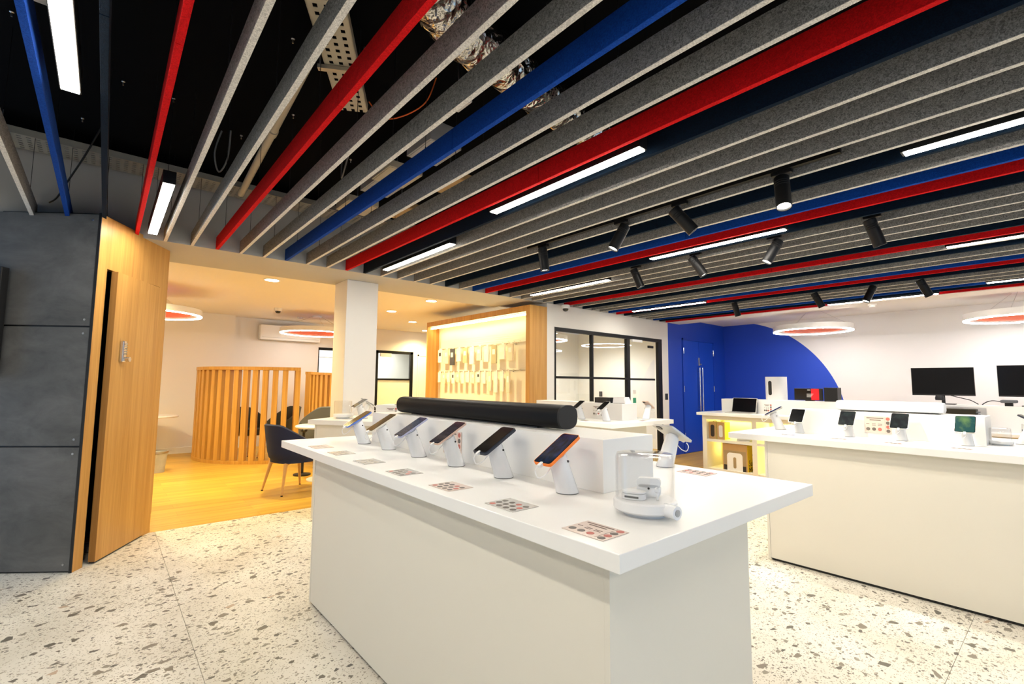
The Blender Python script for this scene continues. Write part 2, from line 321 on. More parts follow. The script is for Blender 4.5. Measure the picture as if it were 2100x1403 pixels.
# ================================================================== SHELL
fl = sroot('floor', 'pale terrazzo tiled floor with grey and brown chips')
G().box(-5.43, -3.2, -.06, 4.6, 6.6, -.012).build('screed', 'grey_box', fl)
tile_mesh = None
xs = [-5.43]; x = -.466-1.2*4
while x < 4.6: xs.append(x); x += 1.2
xs.append(4.6); ys = [-3.2]; y = .43-1.2*3
while y < 6.6: ys.append(y); y += 1.2
ys.append(6.6)
for i in range(len(xs)-1):
    for j in range(len(ys)-1):
        if xs[i+1]-xs[i] < .05 or ys[j+1]-ys[j] < .05: continue
        G().box(xs[i]+.001, ys[j]+.001, -.012, xs[i+1]-.001, ys[j+1]-.001, 0).build('tile', 'terrazzo', fl)
struct(G().box(-11.2, -1.6, -.06, -5.43, 12.0, 0).build('floor_wood_lounge', 'floor_oak'), 'warm oak plank floor in the seating area')
struct(G().box(-5.43, 6.6, -.06, 4.6, YB, 0).build('floor_wood_back', 'floor_oak'), 'brown oak plank floor by the blue door')
struct(G().box(-5.6, -3.2, ZC, 4.6, 8.4, ZC+.1).build('ceiling', 'soffit_black'), 'black painted soffit above the baffles')
struct(G().box(WX-.12, 5.02, 0, WX, 5.18, ZS).box(WX-.12, 5.18, 2.225, WX, 8.11, ZS).box(WX-.12, 8.11, 0, WX, 8.33, ZS+.01).build('wall_left', 'plaster'), 'white wall around the black glazed partition')
struct(G().box(WX-.86, -1.6, ZS, WX, 4.67, ZS+.20).box(WX-.12, -1.6, ZS+.2, WX, 4.67, ZC).box(WX-.12, 4.67, ZS, WX, 8.33, ZC).build('wall_left_upper', 'plaster_shaded'), 'upper wall and beam above the lounge opening, shade in its colour')
struct(G().box(WX-.12, 8.33, 0, WX, YB, 2.69).build('wall_blue', 'paint_blue'), 'deep blue painted wall with a blue double door')
struct(G().box(WX-.12, YB, 0, 4.6, YB+.12, 2.69).build('wall_back', 'wall_painted_disc'), 'white back wall with a large painted blue disc')
struct(G().box(WX, 8.33, ZS, 4.6, 8.75, 3.5).build('trim_1', 'ceiling_white'), 'white beam where the baffles end')
struct(G().box(WX-.12, 8.75, 2.69, 4.6, YB+.12, 2.79).build('ceiling_back', 'ceiling_white'), 'white ceiling over the back counter')
struct(G().box(-11.3, -1.6, 2.69, WX-.86, 12.1, 2.79).box(WX-.86, 4.67, 2.6, WX-.12, 12.1, 2.79).build('ceiling_lounge', 'ceiling_white'), 'white ceiling over the lounge and meeting room')
struct(G().box(-11.32, -1.6, 0, -11.2, 3.70, 2.69).box(-11.32, 3.70, 2.15, -11.2, 4.55, 2.69).box(-11.32, 4.55, 0, -11.2, 5.10, 2.69).box(-11.32, 5.10, 2.16, -11.2, 6.13, 2.69).box(-11.32, 6.13, 0, -11.2, 12, 2.69).build('wall_lounge', 'plaster'), 'white far wall of the seating area')
struct(G().box(-11.2, -1.6, 0, -10.95, 1.95, 2.69).build('wall_lounge_side', 'plaster'))
struct(G().box(-11.2, -1.72, 0, -6.2, -1.6, 2.69).build('wall_lounge_left', 'plaster'))
struct(G().box(-10.95, -1.6, 0, -10.935, 1.95, .11).box(-11.2, 1.95, 0, -11.185, 3.70, .11).build('baseboard_lounge', 'skirting'))
struct(G().box(-8.12, 5.02, 0, -8.0, 9.0, 2.6).box(-8.12, 9.0, 0, WX-.12, 9.1, 2.6).build('wall_meeting', 'meeting_wall'), 'pale walls of the glazed meeting room')
struct(G().box(-8.12, 5.022, 0, WX-.12, 5.12, 2.60).build('wall_case', 'plaster'))
# far side: shopfront (behind and right of the camera) lets the daylight in
struct(G().box(4.6, -3.2, 0, 4.75, -2.6, ZC).box(4.6, 7.0, 0, 4.75, YB, ZC).box(4.6, -2.6, 2.6, 4.75, 7.0, ZC).box(4.6, -2.6, 0, 4.75, 7.0, .3).build('wall_right', 'plaster'))
wr = sroot('window_1', 'black framed shopfront glazing')
for i in range(5): G().box(4.64, -2.6+i*2.4-.03, .3, 4.70, -2.6+i*2.4+.03, 2.6).build('mullion', 'black_metal', wr)
for i in range(4): G().box(4.665, -2.57+i*2.4, .3, 4.672, -2.63+(i+1)*2.4, 2.6).build('pane', 'glass_clear', wr)
struct(G().box(-4.6, -3.35, 0, 4.75, -3.2, ZC).build('wall_front', 'plaster'))
# ------------------------------------------------------------------ column
o = sroot('column', 'square white column by the lounge opening', (-5.705, 2.315, 0))
G().box(-.195, -.195, 0, .195, .195, ZS-.001, .004).build('shaft', 'plaster', o)

# ------------------------------------------------------------------ glazed partition (window_2) and the door in it
p = sroot('window_2', 'black framed glazed partition of the meeting room')
fx0, fx1 = WX-.055, WX+.004
def bar(nm, y0, z0, y1, z1, par=p, a=fx0, b=fx1, m='black_metal'): return G().box(a, y0, z0, b, y1, z1, .002).build(nm, m, par)
bar('top_rail', 5.18, 2.165, 8.11, 2.225); bar('left_stile', 5.18, 0, 5.215, 2.165); bar('right_stile', 7.985, 0, 8.11, 2.165)
bar('mullion', 6.05, .05, 6.09, 2.165); bar('mullion', 7.0, 0, 7.09, 2.165)
bar('transom', 5.215, 1.44, 6.05, 1.475); bar('transom', 6.09, 1.44, 7.0, 1.475); bar('bottom_rail', 5.215, 0, 7.0, .05)
for y0, y1 in ((5.215, 6.05), (6.09, 7.0)):
    for z0, z1 in ((.05, 1.44), (1.475, 2.165)): G().box(WX-.03, y0, z0, WX-.022, y1, z1).build('pane', 'glass_clear', p)
dr = sroot('door_1', 'frameless glass door with black transom bar in the partition', (WX-.026, 7.09, 0))
G().box(-.005, .005, .02, .005, .80, 2.15).build('pane', 'glass_clear', dr)
G().box(-.012, .005, 1.435, .012, .80, 1.47).build('transom', 'black_metal', dr)
G().box(-.012, .005, .02, .012, .80, .10).build('bottom_patch', 'black_metal', dr)
G().box(-.014, .60, 2.04, .014, .76, 2.085, .004).build('hinge_patch', 'black_metal', dr)
G().box(.012, .04, 2.12, .06, .34, 2.165, .006).build('door_closer', 'white_plastic', dr)
G().box(.007, .10, 1.03, .010, .19, 1.12).build('sign', 'green_sign', dr); G().box(.007, .10, 1.19, .010, .19, 1.26).build('sign', 'paper', dr)
for n_, (pos, lab) in enumerate((((WX+.001, 8.24, 1.13), 'small black switch plate on white wall beside the blue wall'), ((-7.3, 8.992, 1.13), 'small black switch plate inside the glazed meeting room'))):
    s = tag(G().box(-.006, -.045, -.06, .006, .045, .06, .003).build('switch_plate', 'black'), lab, 'switch'); s.location = pos
    if n_: s.rotation_euler = (0, 0, R(90))
# ------------------------------------------------------------------ blue double door
d = sroot('door_2', 'blue painted double door with two long steel handles', (WX, 0, 0))
G().box(0, 8.84, 0, .02, 8.875, 2.30).box(0, 10.10, 0, .02, 10.135, 2.30).box(0, 8.84, 2.27, .02, 10.135, 2.30).build('door_frame', 'paint_blue', d)
for k, (y0, y1) in enumerate(((8.88, 9.485), (9.49, 10.095))):
    lf = G().box(.002, y0, .01, .012, y1, 2.265, .001).build('door_leaf', 'blue_door', d)
    yh = 9.43 if k == 0 else 9.545
    G().cyl((.055, yh, .82), (.055, yh, 1.72), .013, n=12).cyl((.01, yh, .9), (.055, yh, .9), .009, n=8).cyl((.01, yh, 1.64), (.055, yh, 1.64), .009, n=8).build('pull_handle', 'chrome', lf, True)
    for z in (.35, 1.28, 2.05):
        yy = y0-.008 if k == 0 else y1+.008; G().cyl((.018, yy, z-.06), (.018, yy, z+.06), .007, n=8).build('hinge', 'chrome', lf, True)
G().box(.012, 9.45, 1.76, .03, 9.50, 1.93, .005).cyl((.03, 9.50, 1.79), (.06, 9.50, 1.79), .016, n=10).build('keypad_lock', 'steel', d)
# ------------------------------------------------------------------ far doors of the lounge wall
d = sroot('door_3', 'black framed glass door in the far lounge wall', (-11.2, 0, 0))
G().box(-.06, 5.10, 0, .01, 5.16, 2.16).box(-.06, 6.05, 0, .01, 6.13, 2.16).box(-.06, 5.10, 2.09, .01, 6.13, 2.16).build('frame', 'black_metal', d)
G().box(-.03, 5.16, .02, -.02, 6.05, 2.09).build('pane', 'glass_clear', d); G().box(-.018, 5.16, .02, -.014, 6.05, 1.42).build('frosted_film', 'frost', d)
G().box(-.04, 5.16, 1.42, .012, 6.05, 1.46).build('transom', 'black_metal', d); G().box(.0, 5.2, 2.0, .05, 5.5, 2.09, .005).build('door_closer', 'white_plastic', d)
d = sroot('window_3', 'black framed window high in the far lounge wall', (-11.2, 0, 0))
G().box(-.06, 3.70, 2.09, .01, 4.55, 2.15).box(-.06, 3.70, 0, .01, 3.72, 2.15).box(-.06, 4.50, 0, .01, 4.55, 2.15).build('frame', 'black_metal', d)
G().box(-.03, 3.72, 0, -.02, 4.5, 2.09).build('pane', 'glass_clear', d); G().box(-.04, 3.72, 1.92, .0, 4.5, 1.935).build('transom', 'steel', d)
struct(G().box(-12.6, 2.8, 0, -12.5, 8.2, 2.69).box(-12.6, 2.7, 0, -11.32, 2.8, 2.69).box(-12.6, 8.2, 0, -11.32, 8.3, 2.69).box(-12.6, 2.7, 2.69, -11.32, 8.3, 2.79).build('wall_corridor', 'meeting_wall'), 'pale corridor seen through the far glass door')
struct(G().box(-12.6, 2.7, -.06, -11.2, 8.3, 0).build('floor_corridor', 'grey_box'))
d = sroot('door_4', 'plain white door at the end of the lounge wall', (-11.2, 0, 0))
G().box(.0, 6.26, 0, .02, 6.30, 2.10).box(.0, 7.05, 0, .02, 7.09, 2.10).box(0, 6.26, 2.06, .02, 7.09, 2.10).build('door_frame', 'skirting', d)
G().box(.0, 6.31, .01, .012, 7.04, 2.05).build('door_leaf', 'plaster', d)
# ------------------------------------------------------------------ grey and oak partition by the entrance
C0 = Vector((-4.652, -.088, 0)); GD = Vector((-.60, -.80, 0)); rg = math.atan2(-.80, -.60)
pg = sroot('wall_grey', 'dark grey concrete-look panelled partition', C0, rg)   # local +x runs away from the corner, +y is the visible face
G().box(.030, -.05, 0, 3.2, -.012, 2.60).build('backing', 'black', pg)
for z0, z1 in ((.012, .868), (.880, 1.737), (1.749, 2.590)):
    for x0, x1 in ((.010, 1.50), (1.512, 3.0)):
        pn = G().box(x0, -.012, z0, x1, .004, z1, .0015).build('panel', 'concrete', pg)
        for xx in (x0+.05, x1-.05):
            for zz in (z0+.045, z1-.045): G().cyl((xx, .003, zz), (xx, .007, zz), .008, n=10).build('screw_cap', 'steel', pn)
pg_y = 1
WD = Vector((-.855, .518, 0)); rw = math.atan2(.518, -.855)
pw = sroot('wall_oak', 'oak panelled partition with a concealed door', C0, rw)    # local +x along the oak face, visible face at y = 0 (normal -y)
G().box(.0, .0, 0, .10, .016, 2.595).box(.10, .0, 2.20, .81, .05, 2.595).box(.81, .0, 0, .93, .05, 2.595).build('panelling', 'oak_wall', pw)
G().prism([(.933, 0), (1.045, .055), (1.03, .085), (.933, .05)], .16, 2.595).build('end_panel', 'oak_wall', pw)
G().prism([(.933, .002), (1.015, .045), (1.0, .075), (.933, .05)], 0, .16).build('plinth', 'oak_wall', pw)
G().box(-.006, .0, 0, .0, .018, 2.60).build('corner_trim', 'black', pw)
G().box(.12, .48, 0, .95, .50, 2.55).box(.93, .05, 0, .95, .50, 2.55).box(.085, .05, 0, .10, .50, 2.55).box(.09, .05, 2.5, .95, .5, 2.55).build('closet', 'black', pw)
G().box(.13, .20, .35, .4, .46, .75).box(.13, .20, 1.15, .4, .46, 1.20).box(.13, .25, 1.4, .3, .45, 1.62).build('closet_equipment', 'grey_box', pw)
dd = sroot('door_5', 'oak concealed door standing slightly ajar', tuple(C0+WD*.808), rw+R(2.6))
lf = G().box(-.642, -.010, .014, -.002, .034, 2.193).build('door_leaf', 'oak_wall', dd)
G().box(-.645, -.0095, .016, -.642, .0335, 2.19).build('edge_lipping', 'oak_edge', dd)
G().box(-.64, -.005, .004, -.004, .03, .014).build('drop_seal', 'black', dd)
k = thing('keypad_lock', 'chrome push-button lock on the oak door', 'lock', tuple(C0+WD*.285+Vector((.518, .855, 0))*.062+Vector((0, 0, 1.58))), rw+R(2.6))
G().box(-.024, -.0, -.085, .024, .028, .085, .008).build('housing', 'chrome', k)
for i in range(5):
    for j in (-1, 1): G().cyl((j*.009, .0, .06-i*.020), (j*.009, -.008, .06-i*.020), .0055, n=8).build('button', 'steel', k)
G().cyl((.004, 0, -.062), (.004, -.035, -.062), .017, .020, n=16).build('knob', 'chrome', k, True)
tv = thing('wall_screen', 'black wall-mounted screen cut off by the left picture edge', 'screen', tuple(C0+GD*.585+Vector((0, 0, 1.36))), rg)
G().box(0, .03, 0, 1.3, .09, .80, .006).build('bezel', 'black', tv); G().box(.012, .089, .012, 1.288, .0915, .788).build('display', 'black_gloss', tv); G().box(.4, .003, .2, .9, .03, .6).build('bracket', 'black_metal', tv)

# ================================================================== BAFFLES AND CEILING LIGHTS
SL = [(-.5, 'g'), (-.30, 'b'), (-.09, 'k'), (.118, 'r'), (.317, 'g'), (.513, 'g'), (.709, 'r'), (.904, 'g'), (1.106, 'g'), (1.309, 'b'), (1.516, 'g'), (1.722, 'g'), (1.93, 'r'), (2.132, 'k'),
      (2.335, 'g'), (2.545, 'g'), (2.765, 'g'), (2.984, 'g'), (3.206, 'k'), (3.42, 'g'), (3.633, 'b'), (3.845, 'r'), (4.065, 'k'), (4.28, 'g'), (4.497, 'g'), (4.705, 'g'), (4.925, 'g'), (5.155, 'k'),
      (5.385, 'r'), (5.595, 'g'), (5.82, 'k'), (6.045, 'g'), (6.255, 'g'), (6.485, 'b'), (6.70, 'r'), (6.925, 'k'), (7.15, 'g'), (7.375, 'g'), (7.605, 'g'), (7.828, 'b'), (8.035, 'k'), (8.255, 'r')]
CN = {'g': ('grey', 'felt_grey'), 'r': ('red', 'felt_red'), 'b': ('blue', 'felt_blue'), 'k': ('near-black navy', 'felt_navy')}
cnt = {}
bm0 = {}
wire_mesh = None
for i, (y, c) in enumerate(SL):
    cnt[c] = cnt.get(c, 0)+1
    cn, mt = CN[c]
    r = thing('ceiling_baffle', f'{cn} felt ceiling baffle, {ORD[cnt[c]-1]} {cn} one counted from the left', 'baffle', (WX+.004, y, ZS), 0, f'{cn} ceiling baffles')
    if c not in bm0:
        o = G().box(0, 0, 0, 3.05, .026, .115, .0015).build('felt_board', mt, r); bm0[c] = o.data
    else:
        o = bpy.data.objects.new('felt_board', bm0[c]); C.objects.link(o); o.parent = r
    if c == 'g':  # pale strip paints the light on the underside of grey baffles
        if 'e' not in bm0: o = G().box(0, .0012, -.0015, 9.15, .0248, .0006).build('lit_underside', 'felt_lit_underside', r); bm0['e'] = o.data
        else: o = bpy.data.objects.new('lit_underside', bm0['e']); C.objects.link(o); o.parent = r
    for kx in (1, 2):
        o = bpy.data.objects.new('felt_board', bm0[c]); C.objects.link(o); o.parent = r; o.location = (kx*3.053, 0, 0)
    for xw in (.35, 1.55, 2.75, 3.95, 5.15, 6.35):
        if wire_mesh is None:
            o = G().cyl((0, .013, .115), (0, .013, ZC-ZS), .0016, n=5).cyl((0, .013, .108), (0, .013, .135), .006, .003, n=6).build('suspension_wire', 'black_metal', r); wire_mesh = o.data
        else:
            o = bpy.data.objects.new('suspension_wire', wire_mesh); C.objects.link(o); o.parent = r
        o.location = (xw, 0, 0)
def linear(x0, x1, y, label, z=ZS-.012):
    t = thing('linear_light', label, 'ceiling light', ((x0+x1)/2, y, z), 0, 'linear lights between the baffles')
    h = (x1-x0)/2
    G().box(-h-.012, -.034, .004, h+.012, .034, .085, .002).build('housing', 'black_metal', t)
    G().box(-h, -.029, 0, h, .029, .006).build('diffuser', 'linear_glow', t)
    for s in (-.8, .8): G().cyl((s*h, 0, .085), (s*h, 0, ZC-z), .0016, n=5).build('suspension_wire', 'black_metal', t)
    return t
linear(-2.66, -1.42, -.185, 'bright linear light by the upper left corner between two blue baffles')
linear(-4.86, -3.55, .228, 'bright linear light just above the oak partition top')
linear(-2.60, -1.37, 2.03, 'long linear light beside the third red baffle, nearest the picture centre')
linear(-4.74, -3.44, 2.235, 'linear light above the white column, near the beam')
linear(-.50, .74, 3.10, 'linear light at upper right edge above the first spotlight track')
linear(-2.57, -1.38, 3.945, 'linear light between the first and second spotlight tracks')
linear(-4.74, -3.43, 4.385, 'linear light above the oak display case')
linear(-4.66, -3.42, 6.60, 'linear light above the glazed partition')
linear(-.64, .62, 5.50, 'linear light at right edge below the second spotlight track')
linear(-2.30, -1.07, 8.15, 'linear light along the last red baffle by the white beam')
linear(-.58, .62, 7.72, 'linear light at right edge nearest the white beam')
for x0, y, lb in ((1.6, .61, 'first added out of view on the right, over the camera'), (1.6, 2.03, 'second added out of view on the right'), (1.6, 4.39, 'third added out of view on the right'), (1.6, 6.6, 'fourth added out of view on the right'), (-.55, -.185, 'in line with the upper left light, above the camera'), (-2.6, -1.2, 'added out of view left of the camera'), (-.5, -1.4, 'added out of view behind the camera')): linear(x0, x0+1.24, y, 'linear light '+lb)  # unseen lights added for brightness; the one in line continues its row

def track(x0, x1, y, z, heads, label, tn):
    t = thing('light_track', label, 'track', ((x0+x1)/2, y, z), 0, 'spotlight tracks'); h = (x1-x0)/2
    G().box(-h, -.017, 0, h, .017, .034, .001).build('rail', 'black_metal', t)
    for s in (-.9, 0, .9): G().box(s*h-.01, -.01, .034, s*h+.01, .01, .12).build('clip', 'black_metal', t)
    for i, (x, dirv, pw_, lab) in enumerate(heads):
        q = thing('track_spotlight', lab, 'spotlight', (x, y, z), 0, 'black track spotlights')
        G().box(-.055, -.016, -.022, .055, .016, 0, .003).build('adapter', 'black_metal', q)
        G().cyl((0, 0, -.022), (0, 0, -.09), .008, n=10).build('stem', 'chrome', q, True)
        D = Vector(dirv).normalized(); piv = Vector((0, 0, -.10)); a = piv-D*.07; b = piv+D*.155; K = 1.22
        rot = D.to_track_quat('-Z', 'Y').to_euler()
        hd = G().lathe([(r_*K, z_*K) for r_, z_ in [(.0, .0), (.030, .0), (.034, -.004), (.034, -.03), (.032, -.032), (.034, -.034), (.034, -.042), (.032, -.044), (.034, -.046), (.034, -.054), (.032, -.056), (.034, -.058), (.034, -.17), (.030, -.17), (.029, -.160), (.0, -.158)]], n=24).build('lamp_head', 'black_metal', q, True, a, rot)
        G().lathe([(r_*K, z_*K) for r_, z_ in [(.0, -.1585), (.0285, -.1605), (.0285, -.1615), (.0, -.1625)]], n=20).build('lens', 'spot_glow', hd, True)
        lamp('spot_lamp', 'SPOT', pw_, NEUT, q, b+D*.02, rot, spot_size=R(72), spot_blend=.45, shadow_soft_size=.03)
    return t
track(-3.22, -.735, 2.93, 2.60, [(-3.02, (.05, .12, -1), SPOT_W, 'black spotlight at left end of nearest track, pointing down'),
     (-2.17, (-.35, -.40, -1), SPOT_W, 'second spotlight from the left on the nearest track, tilted left'),
     (-1.68, (.55, .45, -.85), SPOT_W, 'third spotlight from the left on the nearest track, tilted right'),
     (-1.03, (.15, -.30, -1), SPOT_W, 'glaring spotlight at right end of the nearest track')], 'nearest black spotlight track with four heads', 0)
track(-3.16, -.685, 4.19, 2.60, [(-2.92, (.30, .25, -1), SPOT_W, 'leftmost spotlight on the middle track'),
     (-2.25, (.45, .25, -.85), SPOT_W, 'second spotlight from the left on the middle track, lit lens showing'),
     (-1.55, (-.45, -.35, -1), SPOT_W, 'third spotlight from the left on the middle track, tilted left'),
     (-.88, (.25, .25, -1), SPOT_W, 'rightmost spotlight on the middle track, lit lens showing')], 'middle black spotlight track with four heads', 1)
track(-3.33, -.68, 6.98, 2.60, [(-3.15, (.20, .15, -1), SPOT_W, 'leftmost spotlight on the farthest track'),
     (-2.10, (.35, .30, -.9), SPOT_W, 'second spotlight from the left on the farthest track, lit lens showing'),
     (-1.52, (-.40, -.30, -1), SPOT_W, 'third spotlight from the left on the farthest track, tilted left'),
     (-1.04, (.35, .30, -.9), SPOT_W, 'rightmost spotlight on the farthest track, lit lens showing')], 'farthest black spotlight track with four heads', 2)

# ------------------------------------------------------------------ services above the baffles
def cable_tray(label, loc, rz, ln, wd, m, sup):
    t = thing('cable_tray', label, 'cable tray', loc, rz)
    # perforated floor: strips between slot rows, real holes
    g = G(); px, nx = .05, int(ln/.05); ny = max(3, int(wd/.04)); py = wd/ny
    for j in range(ny+1): g.box(0, j*py-.0145, 0, ln, j*py+.0145, .002)
    for i in range(nx+1):
        for j in range(ny):
            g.box(i*px-.013, j*py+.0145, 0, i*px+.013, (j+1)*py-.0145, .002)
    g.build('perforated_floor', m, t)['kind'] = 'stuff'
    G().box(0, -.013, 0, ln, -.011, .05).build('side_flange', m, t); G().box(0, wd+.011, 0, ln, wd+.013, .05).build('side_flange', m, t)
    for s in sup:
        G().box(ln*s-.015, -.05, -.025, ln*s+.015, wd+.05, -.003).build('support_channel', 'galvanised', t)
        for yy in (-.04, wd+.04): G().cyl((ln*s, yy, -.03), (ln*s, yy, ZC-.003-loc[2]), .005, n=6).build('threaded_rod', 'steel', t)
    return t
cable_tray('long galvanised perforated cable tray along the upper wall', (-4.74, -1.2, 3.08), R(90), 5.5, .265, 'galvanised', (.1, .35, .6, .85))
cable_tray('short beige perforated cable tray crossing the black soffit', (-1.60, .45, 3.08), R(150), 1.44, .15, 'tray_beige', (.70,))
du = thing('flexible_duct', 'crumpled silver foil ventilation duct in the ceiling void', 'duct', (-1.80, 1.1, 3.055))
path = [Vector((.30, -.34, .02)), Vector((.13, -.16, .01)), Vector((0, .04, .0)), Vector((-.07, .40, -.005)), Vector((-.15, .85, .0)), Vector((-.20, 1.15, .01)), Vector((-.24, 1.45, .01))]
rings = []
for i in range(90):
    t = i/89*(len(path)-1.001); a = int(t); p0 = path[a].lerp(path[a+1], t-a); dv = (path[a+1]-path[a]).normalized(); s1 = dv.cross(Vector((0, 0, 1))).normalized(); s2 = s1.cross(dv)
    rr = []
    for j in range(36):
        th = 2*math.pi*j/36; rad = .125*(1+.035*math.sin(i*1.35)+.03*math.sin(3*th+i*.4)+random.uniform(-.028, .028))
        rr.append(p0+(s1*math.cos(th)+s2*math.sin(th))*rad)
    rings.append(rr)
G().loft(rings).build('foil_sleeve', 'foil', du, True, ang=70)
G().cyl(path[-1], path[-1]+Vector((-.012, .05, -.005)), .124, n=28).build('end_collar', 'steel', du, True)
pp = thing('conduit_pipe', 'cream plastic pipe running above the grey baffles', 'pipe', (-3.4, .76, 3.01))
G().cyl((-1.3, .06, 0), (1.2, -.07, .0), .026, n=14).build('pipe', 'pipe_cream', pp, True); G().cyl((.0, -.01, 0), (.07, -.013, 0), .034, n=14).build('coupling', 'pipe_cream', pp, True)
for i, (x, y, z, lx, ly, lz, m, lb) in enumerate(((-2.75, 1.62, 2.92, .32, .24, .14, 'grey_box', 'grey ceiling junction box nearest the foil duct'), (-3.15, 1.55, 2.86, .30, .26, .05, 'tray_beige', 'pale ceiling panel box left of the grey junction box'),
     (-3.55, 1.62, 2.92, .30, .24, .14, 'grey_box', 'grey ceiling junction box second from the foil duct'), (-3.95, 1.58, 2.86, .30, .26, .05, 'tray_beige', 'pale ceiling panel box nearest the upper wall'),
     (-3.05, 1.95, 2.88, .34, .22, .05, 'cardboard', 'tan ceiling panel box behind the second blue baffle'), (-3.85, 1.95, 2.88, .34, .22, .05, 'cardboard', 'tan ceiling panel box nearest the upper wall'),
     (-2.20, 1.45, 2.95, .14, .10, .07, 'paper', 'small white terminal box under the foil duct'), (-2.32, -.27, 2.74, .16, .12, .09, 'paper', 'white driver box beside the upper left linear light'))):
    t = thing('service_box', lb, 'box', (x, y, z)); G().box(-lx/2, -ly/2, 0, lx/2, ly/2, lz, .004).build('casing', m, t); G().box(-lx/2+.01, -ly/2+.01, -.004, lx/2-.01, ly/2-.01, 0, .001).build('cover', m, t)
    G().cyl((0, 0, lz), (0, 0, ZC-z), .004, n=6).build('hanger_rod', 'steel', t)
def cablething(label, pts, r, m, nm='cable'):
    P = [Vector(p) for p in pts]; out = []
    for i in range(len(P)-1):
        for t in range(6):
            u = t/6; p0 = P[max(i-1, 0)]; p1 = P[i]; p2 = P[i+1]; p3 = P[min(i+2, len(P)-1)]
            out.append(.5*((2*p1)+(-p0+p2)*u+(2*p0-5*p1+4*p2-p3)*u*u+(-p0+3*p1-3*p2+p3)*u**3))
    out.append(P[-1]); return tag(G().tube(out, r).build(nm, m, None, True), label, 'cable')
cablething('orange cable drooping above the grey baffles', [(-2.75, 1.15, 3.1), (-2.70, 1.22, 3.0), (-2.58, 1.30, 2.99), (-2.45, 1.38, 3.05), (-2.4, 1.42, 3.2)], .004, 'orange_cable')
cablething('black cable looping down beside the long cable tray', [(-4.3, -.1, 3.2), (-4.45, -.2, 2.95), (-4.6, -.28, 2.8), (-4.8, -.35, 2.7), (-4.95, -.4, 2.69)], .006, 'black_metal')
cablething('grey cable pair hanging by the cream pipe', [(-4.0, .55, 3.21), (-4.05, .52, 3.05), (-4.1, .56, 2.93), (-4.02, .60, 3.02), (-3.95, .6, 3.21)], .006, 'grey_cable')
cablething('grey cable looping between the grey junction boxes', [(-3.2, 1.3, 3.21), (-3.3, 1.25, 3.02), (-3.5, 1.28, 2.92), (-3.7, 1.34, 3.0), (-3.75, 1.36, 3.21)], .006, 'grey_cable')
for i in range(26):
    x, y = random.uniform(-4.8, -1.2), random.uniform(-.55, 1.7)
    if i == 0:
        s0 = tag(G().lathe([(.0, 0), (.009, 0), (.010, -.007), (.004, -.011), (.004, -.03), (.0, -.031)], n=10).build('ceiling_anchor', 'steel', None, True), 'small steel anchor stud on the black soffit', 'anchor', 'anchor studs on the black soffit'); s0.location = (x, y, ZC)
    else: dup(s0, (x, y, ZC))

# ================================================================== LOUNGE
for i, (x, y, lb) in enumerate(((-6.77, 1.60, 'recessed downlight left of the column, nearest'), (-8.20, 4.01, 'recessed downlight just right of the column'), (-6.72, 3.98, 'recessed downlight above the oak display case'), (-9.33, 5.07, 'recessed downlight second nearest the display case corner'), (-10.66, 6.17, 'recessed downlight touching the display case edge in view'), (-8.6, -.4, 'recessed downlight hidden by the oak partition'), (-7.4, .2, 'second recessed downlight hidden by the oak partition'), (-6.0, 6.0, 'added recessed downlight inside the meeting room nearest the display case'), (-6.6, 7.9, 'added recessed downlight inside the meeting room by the far wall'), (-11.9, 5.6, 'added downlight in the corridor behind the far glass door'), (-11.9, 4.1, 'added downlight in the corridor behind the far window'))):  # meeting room and corridor downlights added to brighten those rooms
    t = thing('downlight', lb, 'downlight', (x, y, 2.6 if 'meeting' in lb else 2.69), 0, 'recessed downlights in the lounge ceiling')
    G().lathe([(.10, 0), (.10, -.006), (.085, -.008), (.085, 0)], n=28, closed=True).build('trim_ring', 'white_plastic', t, True)
    G().lathe([(.0, -.001), (.084, -.001), (.084, -.005), (.0, -.006)], n=28).build('diffuser', 'down_glow', t)
    cold = 'meeting' in lb or 'corridor' in lb
    lamp('downlight_lamp', 'SPOT', DOWN_W*(2.6 if cold else 3.2), (1, .98, .92) if cold else WARM, t, (0, 0, -.02), (0, 0, 0), spot_size=R(150), spot_blend=.8, shadow_soft_size=.07)
def ring_lamp(loc, dia, label, zc, rose=True):
    t = thing('ring_pendant', label, 'pendant light', loc, 0, 'ring pendant lights'); ro = dia/2
    G().lathe([(ro, 0), (ro, .085), (ro-.055, .085), (ro-.055, .0), (ro-.058, .0), (ro-.058, .088), (ro+.003, .088), (ro+.003, .0)], n=56, closed=True).build('ring_housing', 'white_plastic', t, True)
    G().lathe([(ro+.001, .0), (ro+.001, -.012), (ro-.046, -.012), (ro-.046, .0)], n=56, closed=True).build('ring_diffuser', 'ring_glow' if loc[1] > 8 else 'ring_glow_warm', t, True)
    G().lathe([(.0, .012), (ro-.14, .012), (ro-.14, .034), (.0, .034)], n=48).build('acoustic_disc', 'felt_orange', t, True)
    for k in range(3):
        a = k*2.094+.4; G().tube([(math.cos(a)*(ro-.18), math.sin(a)*(ro-.18), .036), (math.cos(a)*(ro-.055), math.sin(a)*(ro-.055), .05)], .006).build('spoke', 'white_plastic', t)
        G().cyl((math.cos(a)*(ro-.03), math.sin(a)*(ro-.03), .085), (math.cos(a)*.06, math.sin(a)*.06, zc-loc[2]), .002, n=5).build('suspension_wire', 'steel', t)
    G().lathe([(.0, 0), (.09, 0), (.09, -.03), (.0, -.032)], n=20, c=(0, 0, zc-loc[2])).build('ceiling_rose', 'white_plastic', t, True)
ring_lamp((-2.88, 9.27, 2.305), 1.18, 'white ring pendant with red disc in front of the blue wall disc', 2.69)
ring_lamp((-.40, 9.47, 2.305), 1.18, 'white ring pendant with orange disc cut by the right picture edge', 2.69)
ring_lamp((-9.9, 3.22, 2.33), 1.35, 'ring pendant with orange disc partly behind the white column', 2.69)
